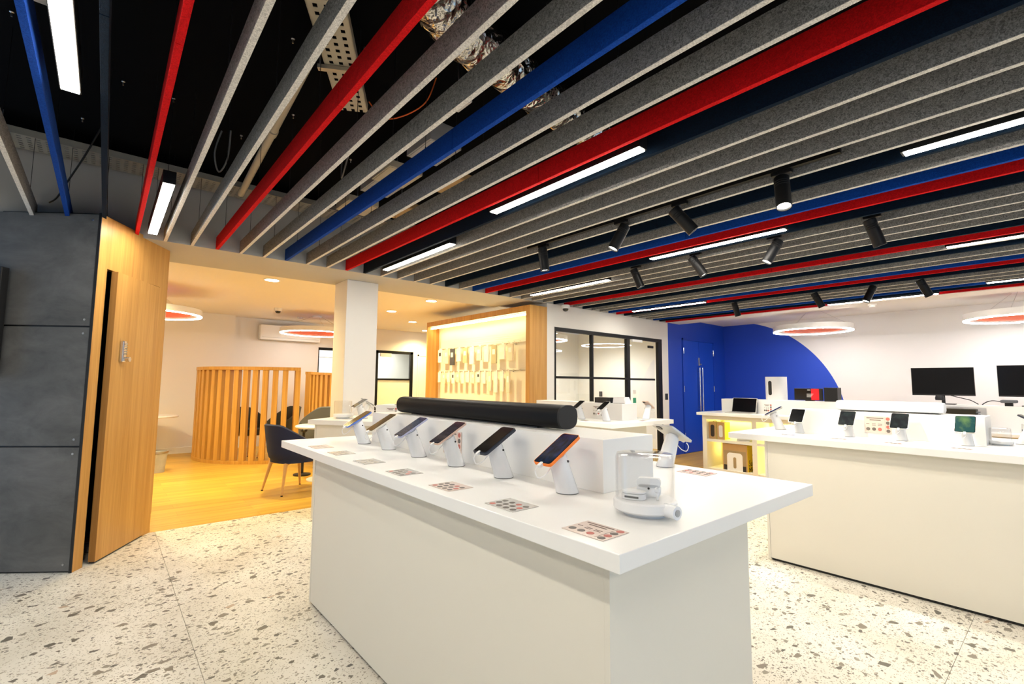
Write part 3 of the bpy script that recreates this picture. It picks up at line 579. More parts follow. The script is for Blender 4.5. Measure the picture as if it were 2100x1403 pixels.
ring_lamp((-8.55, .42, 2.31), 1.30, 'ring pendant with orange disc beside the oak partition', 2.69)
ring_lamp((-7.15, 6.98, 2.27), .95, 'ring pendant with orange disc inside the meeting room', 2.6)
ring_lamp((2.0, 9.4, 2.305), 1.18, 'ring pendant out of view to the right', 2.69)
def dome_camera(loc, label, m='white_plastic'):
    t = thing('dome_camera', label, 'security camera', loc, 0, 'dome cameras')
    G().lathe([(.0, 0), (.062, 0), (.066, -.03), (.055, -.055), (.0, -.056)], n=24).build('mount', m, t, True)
    G().lathe([(.045, -.054), (.043, -.075), (.028, -.094), (.0, -.102)], n=20).build('lens_dome', 'black_gloss', t, True)
dome_camera((-9.32, 2.33, 2.69), 'white dome camera on the lounge ceiling left of the column'); dome_camera((-4.98, 5.31, ZS-.01), 'white dome camera under a red baffle above the glazed partition')
for loc, lb in (((-10.3, 3.0, 2.69), 'white smoke detector on the lounge ceiling behind the ring pendant'), ((-1.86, 8.56, ZS), 'white smoke detector under the beam by the last red baffle')):
    t = thing('smoke_detector', lb, 'detector', loc); G().lathe([(.0, 0), (.055, 0), (.05, -.02), (.0, -.021)], n=20).build('base', 'white_plastic', t, True); G().lathe([(.038, -.02), (.036, -.045), (.0, -.048)], n=20).build('sensor_head', 'white_plastic', t, True)
ac = thing('air_conditioner', 'white wall air conditioner high on the lounge wall', 'air conditioner', (-11.2, 3.05, 2.24))
G().box(0, -.62, 0, .20, .62, .32, .03).build('casing', 'white_plastic', ac, True); G().box(.03, -.60, -.004, .17, .60, .006).build('air_outlet', 'grey_box', ac); G().box(.198, -.58, .05, .203, .58, .055).build('panel_seam', 'grey_box', ac)
# ------------------------------------------------------------------ curved slatted screens
def slat_screen(loc, r, a0, a1, n, h, label):
    t = thing('slatted_screen', label, 'screen', loc, 0, 'curved oak slatted screens')
    G().arc(r-.055, r+.055, a0, a1, 0, .05, 30).build('bottom_rail', 'oak_screen', t, True); G().arc(r-.055, r+.055, a0, a1, h-.055, h, 30).build('top_rail', 'oak_screen', t, True)
    sm = None
    for i in range(n):
        a = a0+(a1-a0)*(i+.5)/n
        if i in (0, n-1): a = a0+.028/r*1.2 if i == 0 else a1-.028/r*1.2
        if sm is None:
            o = G().box(-.045, -.041, .05, .045, .041, h-.045, .002).build('slat', 'oak_screen', t); sm = o.data
        else: o = bpy.data.objects.new('slat', sm); C.objects.link(o); o.parent = t
        o.location = (r*math.cos(a), r*math.sin(a), 0); o.rotation_euler = (0, 0, a)
slat_screen((-10.02, 2.62, 0), 1.33, R(-118), R(-2), 18, 1.60, 'curved oak slatted screen behind the navy chair')
slat_screen((-9.35, 4.30, 0), 1.35, R(159), R(240), 12, 1.56, 'far curved oak slatted screen partly hidden by the column')
# ------------------------------------------------------------------ tub chairs and cafe tables
def chair(name, label, fab, loc, rz, back=.40, legm='leg_oak', wide=1.0):
    t = thing(name, label, 'chair', loc, rz, 'upholstered tub chairs')      # faces local +y
    zs = .44; n = 30; rings = []
    def top(u):          # u 0 at the back centre .. 1 at the arm tip
        return zs+.03+back*(1 - max(0, (u-.30)/.70)**1.0*.72) - (.02*u)
    for i in range(n+1):
        th = -1+2*i/n; u = abs(th); a = R(-90)+th*R(128)
        ro, ri = .285*wide, .245*wide; zt = top(u); fl_ = 1.10
        def pt(r, z):
            k = 1+(fl_-1)*(z-zs)/.4; return (r*math.cos(a)*k, r*math.sin(a)*k+.0-(z-zs)*.10*(1-u), z)
        rings.append([pt(ro*.86, zs-.06), pt(ro*.97, zs-.01), pt(ro, zs+.06), pt(ro, zt-.015), pt((ro+ri)/2, zt), pt(ri, zt-.015), pt(ri, zs+.04), pt(ri*.9, zs-.03)])
    G().loft(rings).build('backrest_shell', fab, t, True, ang=60)
    G().prism([(x*wide, y*wide) for x, y in rrect(.50, .50, .18, 6, 0, .02)], zs-.075, zs-.03).build('seat_pan', fab, t)
    G().prism([(x*wide, y*wide) for x, y in rrect(.46, .48, .17, 6, 0, .03)], zs-.03, zs+.035).build('seat', fab, t)
    G().tube([(-.19, -.19, zs-.085), (.19, .19, zs-.085)], .018).tube([(-.19, .19, zs-.085), (.19, -.19, zs-.085)], .018).build('under_frame', legm, t)
    for sx in (-1, 1):
        for sy in (-1, 1):
            lg = G().cyl((sx*.18, sy*.18, zs-.075), (sx*.245, sy*.245, .01), .024, .012, n=12).build('leg', legm, t, True)
            G().cyl((sx*.245, sy*.245, .012), (sx*.2455, sy*.2455, 0), .013, n=10).build('glide', 'black', lg)
    return t
chair('tub_chair', 'navy blue tub chair with tapered oak legs in front of the slatted screen', 'fabric_navy', (-6.44, 1.87, 0), R(12), .37)
chair('tub_chair', 'grey tub chair beside the white column', 'fabric_grey', (-8.15, 2.80, 0), R(100), .50, wide=1.2)
chair('tub_chair', 'dark olive chair behind the slatted screen', 'fabric_dark', (-9.30, 2.45, 0), R(-165), .44, wide=1.0)
chair('tub_chair', 'dark chair seen through the middle of the slatted screen', 'fabric_dark', (-10.1, 2.15, 0), R(-60), .40)
t = thing('round_table', 'white round cafe table beside the navy chair', 'table', (-6.9, 2.44, 0))
G().lathe([(.0, .72), (.40, .72), (.41, .732), (.41, .745), (.40, .75), (.0, .75)], n=40).build('table_top', 'laminate', t, True); G().cyl((0, 0, .03), (0, 0, .72), .035, n=16).build('pedestal', 'white_plastic', t, True); G().lathe([(.0, 0), (.24, 0), (.24, .012), (.05, .03), (.0, .03)], n=32).build('foot_plate', 'white_plastic', t, True)
t = thing('round_table', 'small white round table by the lounge wall left of the screen', 'table', (-10.35, .68, 0))
G().lathe([(.0, .72), (.36, .72), (.37, .735), (.36, .75), (.0, .75)], n=36).build('table_top', 'laminate', t, True); G().cyl((0, 0, .03), (0, 0, .72), .03, n=14).build('pedestal', 'white_plastic', t, True); G().lathe([(.0, 0), (.22, 0), (.22, .012), (.0, .03)], n=28).build('foot_plate', 'white_plastic', t, True)
t = thing('waste_bin', 'grey waste bin on the oak floor beside the partition', 'bin', (-8.9, .66, 0)); G().lathe([(.0, 0), (.11, 0), (.14, .30), (.135, .30), (.107, .01), (.0, .01)], n=24).build('bucket', 'grey_box', t, True); G().lathe([(.14, .285), (.148, .285), (.148, .31), (.135, .31)], n=24, closed=True).build('rim', 'steel', t, True)
t = thing('table_box', 'tan card box on the lounge floor behind the round cafe table', 'box', (-7.75, 3.45, 0)); G().box(-.2, -.25, 0, .2, .25, .64, .004).build('carton', 'cardboard', t); G().box(-.205, -.03, .0, .205, .03, .645).build('tape', 'box_tan', t)
t = thing('pen_holder', 'black pen holder standing behind the navy chair', 'holder', (-7.38, 2.28, .0)); G().lathe([(.0, .0), (.12, .0), (.12, .02), (.02, .03), (.02, .62), (.05, .63), (.05, .65), (.0, .65)], n=16).build('stem_and_base', 'black', t, True)
for i in range(5): G().cyl((.015*i-.03, .02*(i % 2), .62), (.04*i-.09, .06*(i % 2)-.02, .74-.02*i), .012, n=8).build('pen', 'black', t)

# ------------------------------------------------------------------ oak display case in the wall end
cs = thing('display_case', 'oak framed wall display case with lit pegboard back', 'display case', (WX, 4.67, 0))
W_ = 2.93; D_ = .34; H_ = 2.51
G().box(-.085, 0, 0, .002, D_+.01, H_).build('right_side', 'oak_wall', cs)
G().box(-W_, 0, 0, -W_+.03, D_-.02, H_).build('left_side', 'oak_wall', cs)
G().box(-W_+.03, 0, H_-.09, -.086, D_, H_).build('top_panel', 'oak_wall', cs)
G().box(-W_+.03, 0, 0, -.085, D_-.02, .55).build('base_cupboard', 'oak_wall', cs)
bk = G().box(-W_+.03, D_-.08, .55, -.085, D_-.06, H_-.09).build('back_board', 'peg_white', cs)
for i in range(46): G().box(-W_+.12, D_-.082, .62+i*.034, -.10, D_-.080, .62+i*.034+.024).build('pegboard_strip', 'peg_white', bk)
G().box(-W_+.06, .05, H_-.13, -.12, .09, H_-.105, .002).build('led_strip', 'case_glow', cs)
lamp('case_lamp', 'AREA', 4, (1, .83, .48), cs, (-1.6, .12, H_-.16), (0, 0, 0), shape='RECTANGLE', size=2.5, size_y=.08)
pk = 0
def pack(x, z, w, h, d, m, lab, lines=True):
    t = thing('accessory_pack', lab, 'accessory pack', (x, 4.67+D_-.085, z), 0, 'accessory packs on the pegboard hooks')
    hk = G().tube([(0, 0, .0), (0, -.13, .0), (0, -.15, .008)], .0035).box(-.012, -.004, -.01, .012, .002, .02).build('hook', 'chrome', t)
    G().box(-w/2, -.10-d, -h-.02, w/2, -.10, -.0, .003).build('carton', m, t)
    G().box(-w/2*.55, -.1012-d, -h*.55, w/2*.55, -.1002-d, -h*.25).build('label', 'pack_dark' if m in ('pack_white',) and lines else 'paper', t)
    G().box(-w/2*.4, -.102, 0, w/2*.4, -.100, .02).build('hang_tab', 'paper', t)
ups = ['pack_white', 'pack_cream', 'pack_dark', 'pack_white', 'pack_olive', 'pack_white', 'pack_cream', 'pack_white', 'pack_olive', 'pack_white', 'pack_cream']
for i in range(11):
    pack(-7.74+i*.205, 1.98-.00*i, .13, .22+.03*(i % 3), .025, ups[i], f'{ORD[i]} accessory pack from the left on the upper hook row', i % 2 == 0)
for i in range(14):
    pack(-7.76+i*.155, 1.55, .085, .16+(.14 if i > 9 else 0)+.02*(i % 2), .02, ('pack_white', 'pack_cream', 'pack_white')[i % 3], f'{ORD[i]} accessory pack from the left on the lower hook row', i in (3, 8))
# hooks without packs at the right of the lower row, one rail each row
for z, lb in ((2.0, 'upper chrome hook rail across the pegboard'), (1.565, 'lower chrome hook rail across the pegboard')):
    t = thing('hook_rail', lb, 'rail', (WX, 4.67+D_-.088, z)); G().tube([(-2.80, -.004, 0), (-.14, -.004, 0)], .006).build('rail', 'chrome', t); G().box(-2.83, -.02, -.02, -2.79, .0, .02).build('end_bracket', 'white_plastic', t); G().box(-.15, -.02, -.02, -.11, 0, .02).build('end_bracket', 'white_plastic', t)
    for i in range(5): G().tube([(-.75+i*.14, 0, .002), (-.75+i*.14, -.14, .0), (-.75+i*.14, -.155, .01)], .0035).build('empty_hook', 'chrome', t)

# ================================================================== DISPLAY TABLES
def display_table(label, loc, rz, top, base, zt, riser=None, th=.046, plinth=True):
    """top = (x0,y0,x1,y1), base likewise, riser = (x0,y0,x1,y1,h) in table coordinates"""
    t = thing('display_table', label, 'table', loc, rz)
    G().box(top[0], top[1], zt-th, top[2], top[3], zt, .0025).build('table_top', 'laminate', t)
    x0, y0, x1, y1 = base
    G().box(x0+.02, y0, .02, x1-.02, y1, zt-th).build('carcass', 'laminate_body', t)
    for xa, xb in ((x0, x0+.0185), (x1-.0185, x1)): G().box(xa, y0-.002, .012, xb, y1+.002, zt-th-.0005, .001).build('end_panel', 'laminate_body', t)
    G().box(x0+.02, y0+.02, 0, x1-.02, y1-.02, .02).build('plinth', 'black', t)
    if riser: G().box(riser[0], riser[1], zt, riser[2], riser[3], zt+riser[4], .002).build('riser', 'laminate', t)
    return t
T1 = display_table('white display table nearest the camera with six phones in front', (0, 0, 0), 0, (-3.55, .952, -.72, 2.24), (-3.12, 1.04, -.818, 1.85), .95, (-3.15, 1.424, -1.146, 1.746, .196))
ZT2 = .965
T2 = display_table('white display table at right with a white soundbar on its riser', (0, 0, 0), 0, (-1.89, 3.98, 1.0, 5.30), (-1.632, 4.045, .75, 4.95), ZT2, (-1.56, 4.50, -.40, 4.82, .19))
T4 = display_table('white display table in front of the glazed partition', (0, 0, 0), 0, (-4.85, 3.82, -2.96, 4.93), (-4.6, 3.95, -3.2, 4.75), ZT2, (-4.5, 4.25, -3.16, 4.52, .18))
T3 = display_table('white angled display table in front of the column', (-4.99, 1.575, 0), R(37), (0, 0, 1.35, .72), (.06, .03, 1.30, .60), .975, (.62, .22, 1.30, .50, .15))
# back display counter with lit shelves
t5 = thing('shelf_counter', 'white back counter with yellow lit open shelves', 'counter', (0, 0, 0)); ZT5 = .92
G().box(-4.02, 7.38, ZT5-.045, -1.6, 8.5, ZT5, .002).build('table_top', 'laminate', t5)
G().box(-3.97, 7.47, 0, -3.90, 8.4, ZT5-.045).build('end_panel', 'laminate_body', t5); G().box(-3.19, 7.47, 0, -3.12, 8.0, ZT5-.045).build('divider', 'laminate_body', t5); G().box(-2.45, 7.47, 0, -2.38, 8.0, ZT5-.045).build('divider', 'laminate_body', t5)
G().box(-3.90, 7.95, 0, -1.7, 8.0, ZT5-.045).build('back_panel', 'yellow_shelf', t5); G().box(-1.75, 7.47, 0, -1.7, 8.4, ZT5-.045).build('end_panel', 'laminate_body', t5)
for x0, x1 in ((-3.90, -3.19), (-3.12, -2.45), (-2.38, -1.75)):
    G().box(x0, 7.48, .455, x1, 7.95, .495).build('shelf', 'laminate_body', t5); G().box(x0, 7.48, .0, x1, 7.95, .04).build('shelf', 'laminate_body', t5); G().box(x0, 7.47, .81, x1, 7.50, ZT5-.045).build('front_rail', 'laminate_body', t5)
    for z in (.80, .44): G().box(x0+.03, 7.925, z, x1-.03, 7.948, z+.010).build('led_strip', 'shelf_glow', t5)
    for z in (.79, .43): lamp('shelf_lamp', 'AREA', 4.0, (1, .86, .22), t5, ((x0+x1)/2, 7.90, z), (R(-20), 0, 0), shape='RECTANGLE', size=.55, size_y=.03)
G().box(-3.83, 7.86, ZT5, -1.7, 8.2, ZT5+.215, .002).build('riser', 'laminate', t5)
# far wall desks on the right
dk = thing('wall_desk', 'long white desk under the monitors along the back wall', 'desk', (0, 0, 0))
G().box(-2.1, 9.15, .70, 2.4, 10.2, .74, .002).build('desk_top', 'laminate', dk); G().box(-2.1, 9.9, .74, 2.4, 9.94, 1.06).build('privacy_screen', 'laminate', dk); G().box(-2.05, 9.3, 0, -2.0, 10.1, .7).build('side_panel', 'laminate_body', dk); G().box(2.3, 9.3, 0, 2.35, 10.1, .7).build('side_panel', 'laminate_body', dk); G().box(-2.0, 9.85, .2, 2.3, 9.87, .7).build('modesty_panel', 'laminate_body', dk)
d2 = thing('service_desk', 'white stepped service desk cut by the right picture edge', 'desk', (0, 0, 0))
G().box(-.33, 6.3, .98, 1.4, 6.75, 1.03, .002).build('upper_shelf', 'laminate', d2); G().box(-.30, 6.35, .0, 1.38, 6.9, .98).build('carcass', 'laminate_body', d2); G().box(-.62, 6.15, .70, -.30, 6.95, .74, .002).build('side_worktop', 'laminate', d2); G().box(-.58, 6.2, 0, -.54, 6.9, .70).build('side_leg', 'laminate_body', d2); G().box(-.33, 6.34, .93, 1.38, 6.349, .98).build('dark_strip', 'fabric_grey', d2)

# ------------------------------------------------------------------ display stands and phones
TILT = R(30)
def make_stand():
    t = thing('phone_stand', 'white slanted phone stand', 'phone stand', (0, 0, 0), 0, 'white phone stands')
    n = 24; rings = []
    nrm = Vector((0, -math.sin(TILT), math.cos(TILT))); u = Vector((1, 0, 0)); v = nrm.cross(u)
    for k in range(9):
        s = k/8; c = Vector((0, 0, .003)).lerp(Vector((0, -.052, .132)), s); r = .040+(.031-.040)*(s**.7)
        vv = Vector((0, 1, 0)).lerp(v*1.0, s).normalized()
        rings.append([c+u*(r*math.cos(2*math.pi*j/n))+vv*(r*math.sin(2*math.pi*j/n)) for j in range(n)])
    G().loft(rings).build('column', 'stand_white', t, True, ang=50)
    G().lathe([(.0, 0), (.0385, 0), (.0385, .003), (.0, .003)], n=24).build('base_gasket', 'grey_cable', t)
    c = Vector((0, -.052, .132)); pl = G().lathe([(.0, 0), (.024, 0), (.024, .010), (.0, .010)], n=20).build('mount_plate', 'stand_white', t, True, c, (TILT, 0, 0))
    G().cyl((.026, -.030, .113), (.033, -.030, .113), .004, n=8).build('lock_screw', 'black', t)
    pts = [(.006, -.052, .12), (.008, -.088, .095), (.0, -.112, .070), (-.012, -.13, .064), (-.02, -.135, .085), (-.012, -.128, .105)]
    P = [Vector(q) for q in pts]; out = []
    for i in range(len(P)-1):
        for s in range(5):
            q = s/5; p0, p1, p2, p3 = P[max(i-1, 0)], P[i], P[i+1], P[min(i+2, len(P)-1)]
            out.append(.5*((2*p1)+(-p0+p2)*q+(2*p0-5*p1+4*p2-p3)*q*q+(-p0+3*p1-3*p2+p3)*q**3))
    G().tube(out, .0022).build('security_cable', 'white_plastic', t, True)
    t.scale = (1.07, 1.07, 1.07)
    return t
stand0 = make_stand(); st_first = [True]
def put_stand(x, y, z, rz, label, sc_=1.07):
    if st_first[0]:
        st_first[0] = False; stand0.location = (x, y, z); stand0.rotation_euler = (0, 0, rz); stand0['label'] = label; return stand0
    r = dup(stand0, (x, y, z), rz, label); r.scale = (sc_, sc_, sc_); return r
def phone(x, y, z, rz, w, h, body, scr, label, cat='phone', th=.009, case=None, bezel=.0045, cable=True, tilt=TILT, lift=0, sc_=1.07):
    nrm = Vector((0, -math.sin(TILT), math.cos(TILT))); c = (Vector((0, -.052, .132))+nrm*.0105)*sc_+Vector((0, math.cos(TILT), math.sin(TILT)))*.012+Vector((0, 0, lift))
    c.rotate(Matrix.Rotation(rz, 3, 'Z'))
    t = thing('tablet' if cat == 'tablet' else 'smartphone', label, cat, (x+c.x, y+c.y, z+c.z), (tilt, 0, rz), 'display phones and tablets')
    G().prism(rrect(w, h, .012), 0, th).build('body', body, t, True)
    G().prism(rrect(w-bezel, h-bezel, .010), th, th+.0006).build('bezel', 'black_gloss', t)
    G().prism(rrect(w-bezel*2.2, h-bezel*2.6, .008), th+.0006, th+.001).build('display', scr, t)
    if case: G().prism(rrect(w+.006, h+.006, .014), -.003, th-.0015).build('case', case, t, True)
    G().prism(rrect(.028, .03, .008, 4, w*.22, h*.38), -.003 if not case else -.005, .0).build('camera_bump', 'black_gloss', t)
    if cable: G().prism(rrect(.014, .022, .004, 3, 0, -h/2-.005), .001, th+.002).build('charging_plug', 'white_plastic', t)
    return t
P1 = [(-3.064, 'phone_blue', 'screen_brown', 'blue-edged phone, farthest on the near table', None), (-2.706, 'phone_cream', 'screen_brown', 'cream-edged phone with brown reflection, second farthest on the near table', None),
      (-2.345, 'phone_lavender', 'screen_icons', 'pale lavender phone showing app icons on the near table', None), (-1.978, 'phone_rose', 'screen_plum', 'rose gold phone in front of the upright card', None),
      (-1.615, 'phone_case', 'screen_off', 'black phone in a thick rugged case on the near table', 'phone_case'), (-1.244, 'phone_orange', 'screen_navy', 'bright orange phone with a navy screen', None)]
for i, (x, b, s, lb, cs_) in enumerate(P1):
    put_stand(x, 1.335, .95, 0, 'white slanted stand holding the '+lb.split(',')[0]); phone(x, 1.335, .95, 0, .088, .184, b, s, lb, case=cs_, th=.011 if b == 'phone_orange' else .009)
put_stand(-1.335, 2.135, .95, R(168), 'white slanted stand at the back edge of the near table'); phone(-1.335, 2.135, .95, R(168), .135, .160, 'phone_silver', 'screen_teal', 'silver tablet seen from behind at the back of the near table', 'tablet')
P2 = [(-1.50, 'screen_off', 'dark tablet at the left end of the right table'), (-1.15, 'screen_teal', 'dark green-tinted tablet second from left on the right table'), (-.83, 'screen_teal', 'dark tablet under the soundbar end beside the red dotted card'), (-.485, 'screen_green', 'tablet showing a green wallpaper on the right table')]
for x, s, lb in P2:
    put_stand(x, 4.42, ZT2, 0, 'white stand holding the '+lb, .88); phone(x, 4.42, ZT2, 0, .106, .142, 'phone_silver', s, lb, 'tablet', tilt=R(48), lift=.008, sc_=.88)
put_stand(-1.72, 4.62, ZT2, R(-60), 'white stand at the left end of the right table, turned sideways'); phone(-1.72, 4.62, ZT2, R(-60), .078, .16, 'phone_silver', 'screen_off', 'silver phone turned sideways at the left end of the right table')
put_stand(-.245, 4.84, ZT2, R(80), 'white stand at the right picture edge beside the glass dome'); phone(-.245, 4.84, ZT2, R(80), .078, .16, 'phone_case', 'screen_off', 'black phone at the right picture edge beside the glass dome')
for x, y, rz, s, lb in ((-3.60, 4.10, 0, 'screen_off', 'dark phone at left on the table by the glazed partition'), (-3.25, 4.10, 0, 'screen_off', 'grey phone before the dotted card on the partition table'), (-3.42, 4.67, R(180), 'screen_off', 'dark phone facing away on the partition table'), (-3.17, 4.70, R(180), 'screen_plum', 'rose-edged phone facing away at the end of the partition table')):
    put_stand(x, y, ZT2, rz, 'white stand of the '+lb); phone(x, y, ZT2, rz, .080, .165, 'phone_rose' if 'rose' in lb else 'phone_silver', s, lb)
def t3pt(x, y):
    v = Vector((x, y)); a = R(37); return (-4.99+v.x*math.cos(a)-v.y*math.sin(a), 1.575+v.x*math.sin(a)+v.y*math.cos(a))
for lx, ly, rz, s, lb in ((.42, .34, R(5), 'screen_brown', 'olive-screened tablet on the angled table by the column'), (.30, .52, R(150), 'screen_off', 'dark phone seen edge-on on the angled table'), (1.1, .10, R(60), 'screen_off', 'dark phone beside the soundbar end on the angled table')):
    x, y = t3pt(lx, ly); put_stand(x, y, .975, rz, 'white stand holding the '+lb); phone(x, y, .975, rz, .095, .165, 'phone_silver', s, lb)

# ------------------------------------------------------------------ printed cards
def card(loc, rot, w, h, base, style, label):
    t = thing('info_card', label, 'card', loc, rot, 'printed information cards')
    G().box(-w/2, -h/2, 0, w/2, h/2, .0015).build('card_sheet', base, t)
    gd, gr, gl = G(), G(), G(); nd = nr = 0
    if style == 'dots':
        rr = h*.095
        for i in range(4):
            for j in range(3):
                px, py = -w*.36+i*w*.24, -h*.34+j*h*.25
                (gr if (i+j) % 4 == 0 else gd).cyl((px, py, .0015), (px, py, .0021), rr, n=16)
    else:
        rr = h*.10
        for px, py, red in [(-w*.37+i*w*.22, -h*.28, i == 2) for i in range(3)]+[(w*.38, -h*.36+j*h*.24, j % 2 == 1) for j in range(4)]:
            G().cyl((px, py, .0015), (px, py, .0021), rr, n=18).build('printed_dot', 'print_red' if red else 'print_dark', t)
        for k_, (a, b, yy) in enumerate(((-.42, .22, .36), (-.30, .12, .24), (-.44, -.32, .02), (-.22, -.08, .02), (.0, .16, .02), (-.22, -.08, -.06), (.0, .16, -.06))): gl.box(w*a, h*yy, .0015, w*b, h*yy+h*(.055 if k_ < 2 else .03), .002)
        gl.box(w*.27, -h*.45, .0015, w*.274, h*.45, .002)
        gl.build('printed_lines', 'print_brown', t)
    fa = 'farthest' in label  # paler print colour stands for the glare on the far cards
    if style == 'dots': gd.build('printed_dots', 'print_glare' if fa else 'print_dark', t); gr.build('printed_red_dots', 'print_glare' if fa else 'print_red', t)
    return t
cl = ['farthest flat card on the near table', 'second farthest flat card on the near table', 'third farthest flat card on the near table', 'flat grey dotted card in front of the rose gold phone', 'flat dotted card in front of the rugged black phone', 'flat dotted card in front of the orange phone', 'pink flat card with dark dots in front of the glass dome']
for i, x in enumerate((-3.06, -2.72, -2.347, -1.975, -1.597, -1.232, -.878)):
    card((x, 1.052, .9505), 0, .145, .112, 'card_pink' if i in (0, 6, 4) else 'card_grey', 'lines' if i == 6 else 'dots', cl[i])
card((-1.15, 2.10, .9505), R(180), .145, .10, 'card_pink', 'dots', 'flat pink card at the back edge of the near table')
card((-2.15, 1.4225, 1.038), (R(90), 0, 0), .17, .12, 'card_pink', 'lines', 'upright dotted card fixed to the near riser behind the rose gold phone')
card((-.985, 4.4985, ZT2+.10), (R(90), 0, 0), .165, .125, 'card_pink', 'lines', 'upright card with red and dark dots on the right riser')
card((-3.49, 4.2485, ZT2+.092), (R(90), 0, 0), .15, .12, 'paper', 'lines', 'upright card with dots on the riser of the partition table')
for i, x in enumerate((-1.50, -1.15, -.83, -.485)): card((x, 4.16, ZT2+.0005), 0, .10, .06, 'card_grey', 'dots', f'{ORD[i]} small flat card from the left on the right table')
card((-3.42, 3.93, ZT2+.0005), 0, .1, .06, 'card_grey', 'dots', 'small flat card on the partition table near its corner')
card((-3.04, 4.45, ZT2+.0005), R(90), .1, .06, 'card_grey', 'dots', 'small flat card at the right end of the partition table')

# ------------------------------------------------------------------ soundbars and speakers
t = thing('soundbar', 'long black soundbar on the near riser', 'soundbar', (-2.235, 1.585, 1.146))
n = 40; prof = []
for j in range(n):
    a = 2*math.pi*j/n; c, s = math.cos(a), math.sin(a); prof.append((.062*math.copysign(abs(c)**.78, c), .058+.054*math.copysign(abs(s)**.78, s)))
G().loft([[(x, y, z) for y, z in prof] for x in (-.755, .755)]).build('grille', 'speaker_black', t, True, ang=50)
for s in (-1, 1): G().loft([[(s*(.755+dx), y*k, .058+(z-.058)*k) for y, z in prof] for dx, k in ((0, 1), (.006, .995), (.010, .97))]).build('end_cap', 'speaker_cap', t, True)
G().box(-.6, -.035, 0, .6, .035, .006).build('rubber_foot', 'black', t)
t = thing('soundbar', 'white soundbar on the riser of the right table', 'soundbar', (-.945, 4.63, ZT2+.19))
G().box(-.335, -.055, .006, .335, .055, .085, .022).build('grille', 'white_plastic', t, True); G().box(-.30, -.05, 0, .30, .05, .007).build('rubber_foot', 'black', t)
t = thing('smart_speaker', 'dark grey trapezoid speaker on the partition table riser', 'speaker', (-3.49, 4.38, ZT2+.18)); G().prism([(-.11, -.055), (.11, -.055), (.12, .055), (-.12, .055)], 0, .06).build('grille', 'speaker_cap', t); G().box(-.09, -.0575, .010, .07, -.0545, .052).build('front_panel', 'black', t)
t = thing('smart_speaker', 'white wedge speaker on the partition table riser', 'speaker', (-3.285, 4.40, ZT2+.18)); G().loft([[(-.07, -.06, 0), (.10, -.06, 0), (.10, .06, 0), (-.07, .06, 0)], [(-.065, -.05, .07), (.07, -.05, .07), (.07, .05, .07), (-.065, .05, .07)]]).build('shell', 'white_plastic', t); G().box(-.06, -.062, .0, .09, -.0602, .004).build('foot_strip', 'black', t)
t = thing('bass_speaker', 'upright white bass speaker with slot, on the back counter riser', 'speaker', (-3.03, 8.03, ZT5+.215))
G().prism(rrect(.30, .22, .10, 8), 0, .36).build('cabinet', 'white_plastic', t, True); G().prism(rrect(.05, .22, .024, 6), .108, .1115, lambda x, y, z: (x-.05, -z, y+.185)).build('port_slot', 'black', t)
t = thing('stereo_speaker', 'tall black box speaker beside the red screen', 'speaker', (-2.27, 8.03, ZT5+.215)); G().box(-.085, -.09, 0, .085, .09, .20, .006).build('cabinet', 'black', t); G().box(-.078, -.094, .008, .078, -.0895, .192).build('grille', 'speaker_cap', t)
t = thing('demo_monitor', 'small monitor with red screen on the back counter', 'monitor', (-2.56, 8.0, ZT5+.215)); G().box(-.20, -.02, .01, .175, .02, .185, .004).build('bezel', 'black', t); G().box(.03, -.0225, .018, .13, -.0202, .178).build('display', 'screen_red', t); G().box(-.19, -.0225, .018, .029, -.0202, .178).build('display_dark', 'black_gloss', t); G().box(-.05, -.03, 0, .05, .06, .012).build('foot', 'black', t)
for j in range(4): G().box(-.03, -.0235, .10-.014*j, .06-.01*j, -.0226, .106-.014*j).build('text_line', 'paper', t)
G().box(-.02, -.0235, .155, .02, -.0226, .168).build('text_line', 'paper', t)
t = thing('laptop', 'silver laptop with black screen on the back counter', 'laptop', (-3.42, 7.62, ZT5)); G().box(-.19, -.12, 0, .19, .12, .014, .004).build('keyboard_base', 'phone_silver', t); G().box(-.165, -.02, .014, .165, .09, .0155).build('keyboard', 'black', t)
ld = G().box(-.19, 0, 0, .19, .008, .235, .003).build('lid', 'phone_silver', t, loc=(0, .118, .012), rot=(R(-17), 0, 0)); G().box(-.182, -.0015, .008, .182, .0, .228).build('display', 'screen_off', ld)
card((-3.10, 7.8585, ZT5+.09), (R(90), 0, 0), .12, .13, 'paper', 'lines', 'upright dotted card on the back counter riser beside the laptop')
# boxes on the lit shelves
for x, m, dot, lb in ((-3.835, 'cardboard', 'box_black', 'small tan speaker carton with dark picture on the top shelf'), (-3.70, 'cardboard', 'paper', 'small tan speaker carton with white picture on the top shelf')):
    t = thing('speaker_carton', lb, 'carton', (x, 7.62, .495)); G().box(-.062, -.08, 0, .062, .10, .27, .002).build('carton', m, t); G().prism(rrect(.062, .19, .026), .0805, .082, lambda a, b, z: (a, -z, b+.13)).build('printed_speaker', dot, t); G().box(-.064, -.079, 0, -.0605, .10, .268).build('side_print', 'box_tan', t)
    G().box(.0605, -.079, .0, .064, .10, .268).build('side_print_yellow', 'box_lime', t); G().tube([(-.02, 0, .27), (-.01, 0, .29), (.02, 0, .29), (.03, 0, .27)], .004).build('handle', 'black', t)
t = thing('subwoofer_carton', 'large yellow and tan carton marked Sub Mini on the lower shelf', 'carton', (-3.48, 7.68, .04))
G().box(-.19, -.16, 0, .19, .24, .405, .003).build('carton', 'cardboard', t)
G().box(.1905, -.158, .0, .1925, .238, .403).build('yellow_side', 'box_yellow', t)
G().box(-.172, -.1612, .0, .172, -.1602, .30).build('tan_print', 'box_tan', t); G().box(-.172, -.1618, .0, .172, -.1610, .08).build('dark_print', 'box_black', t)
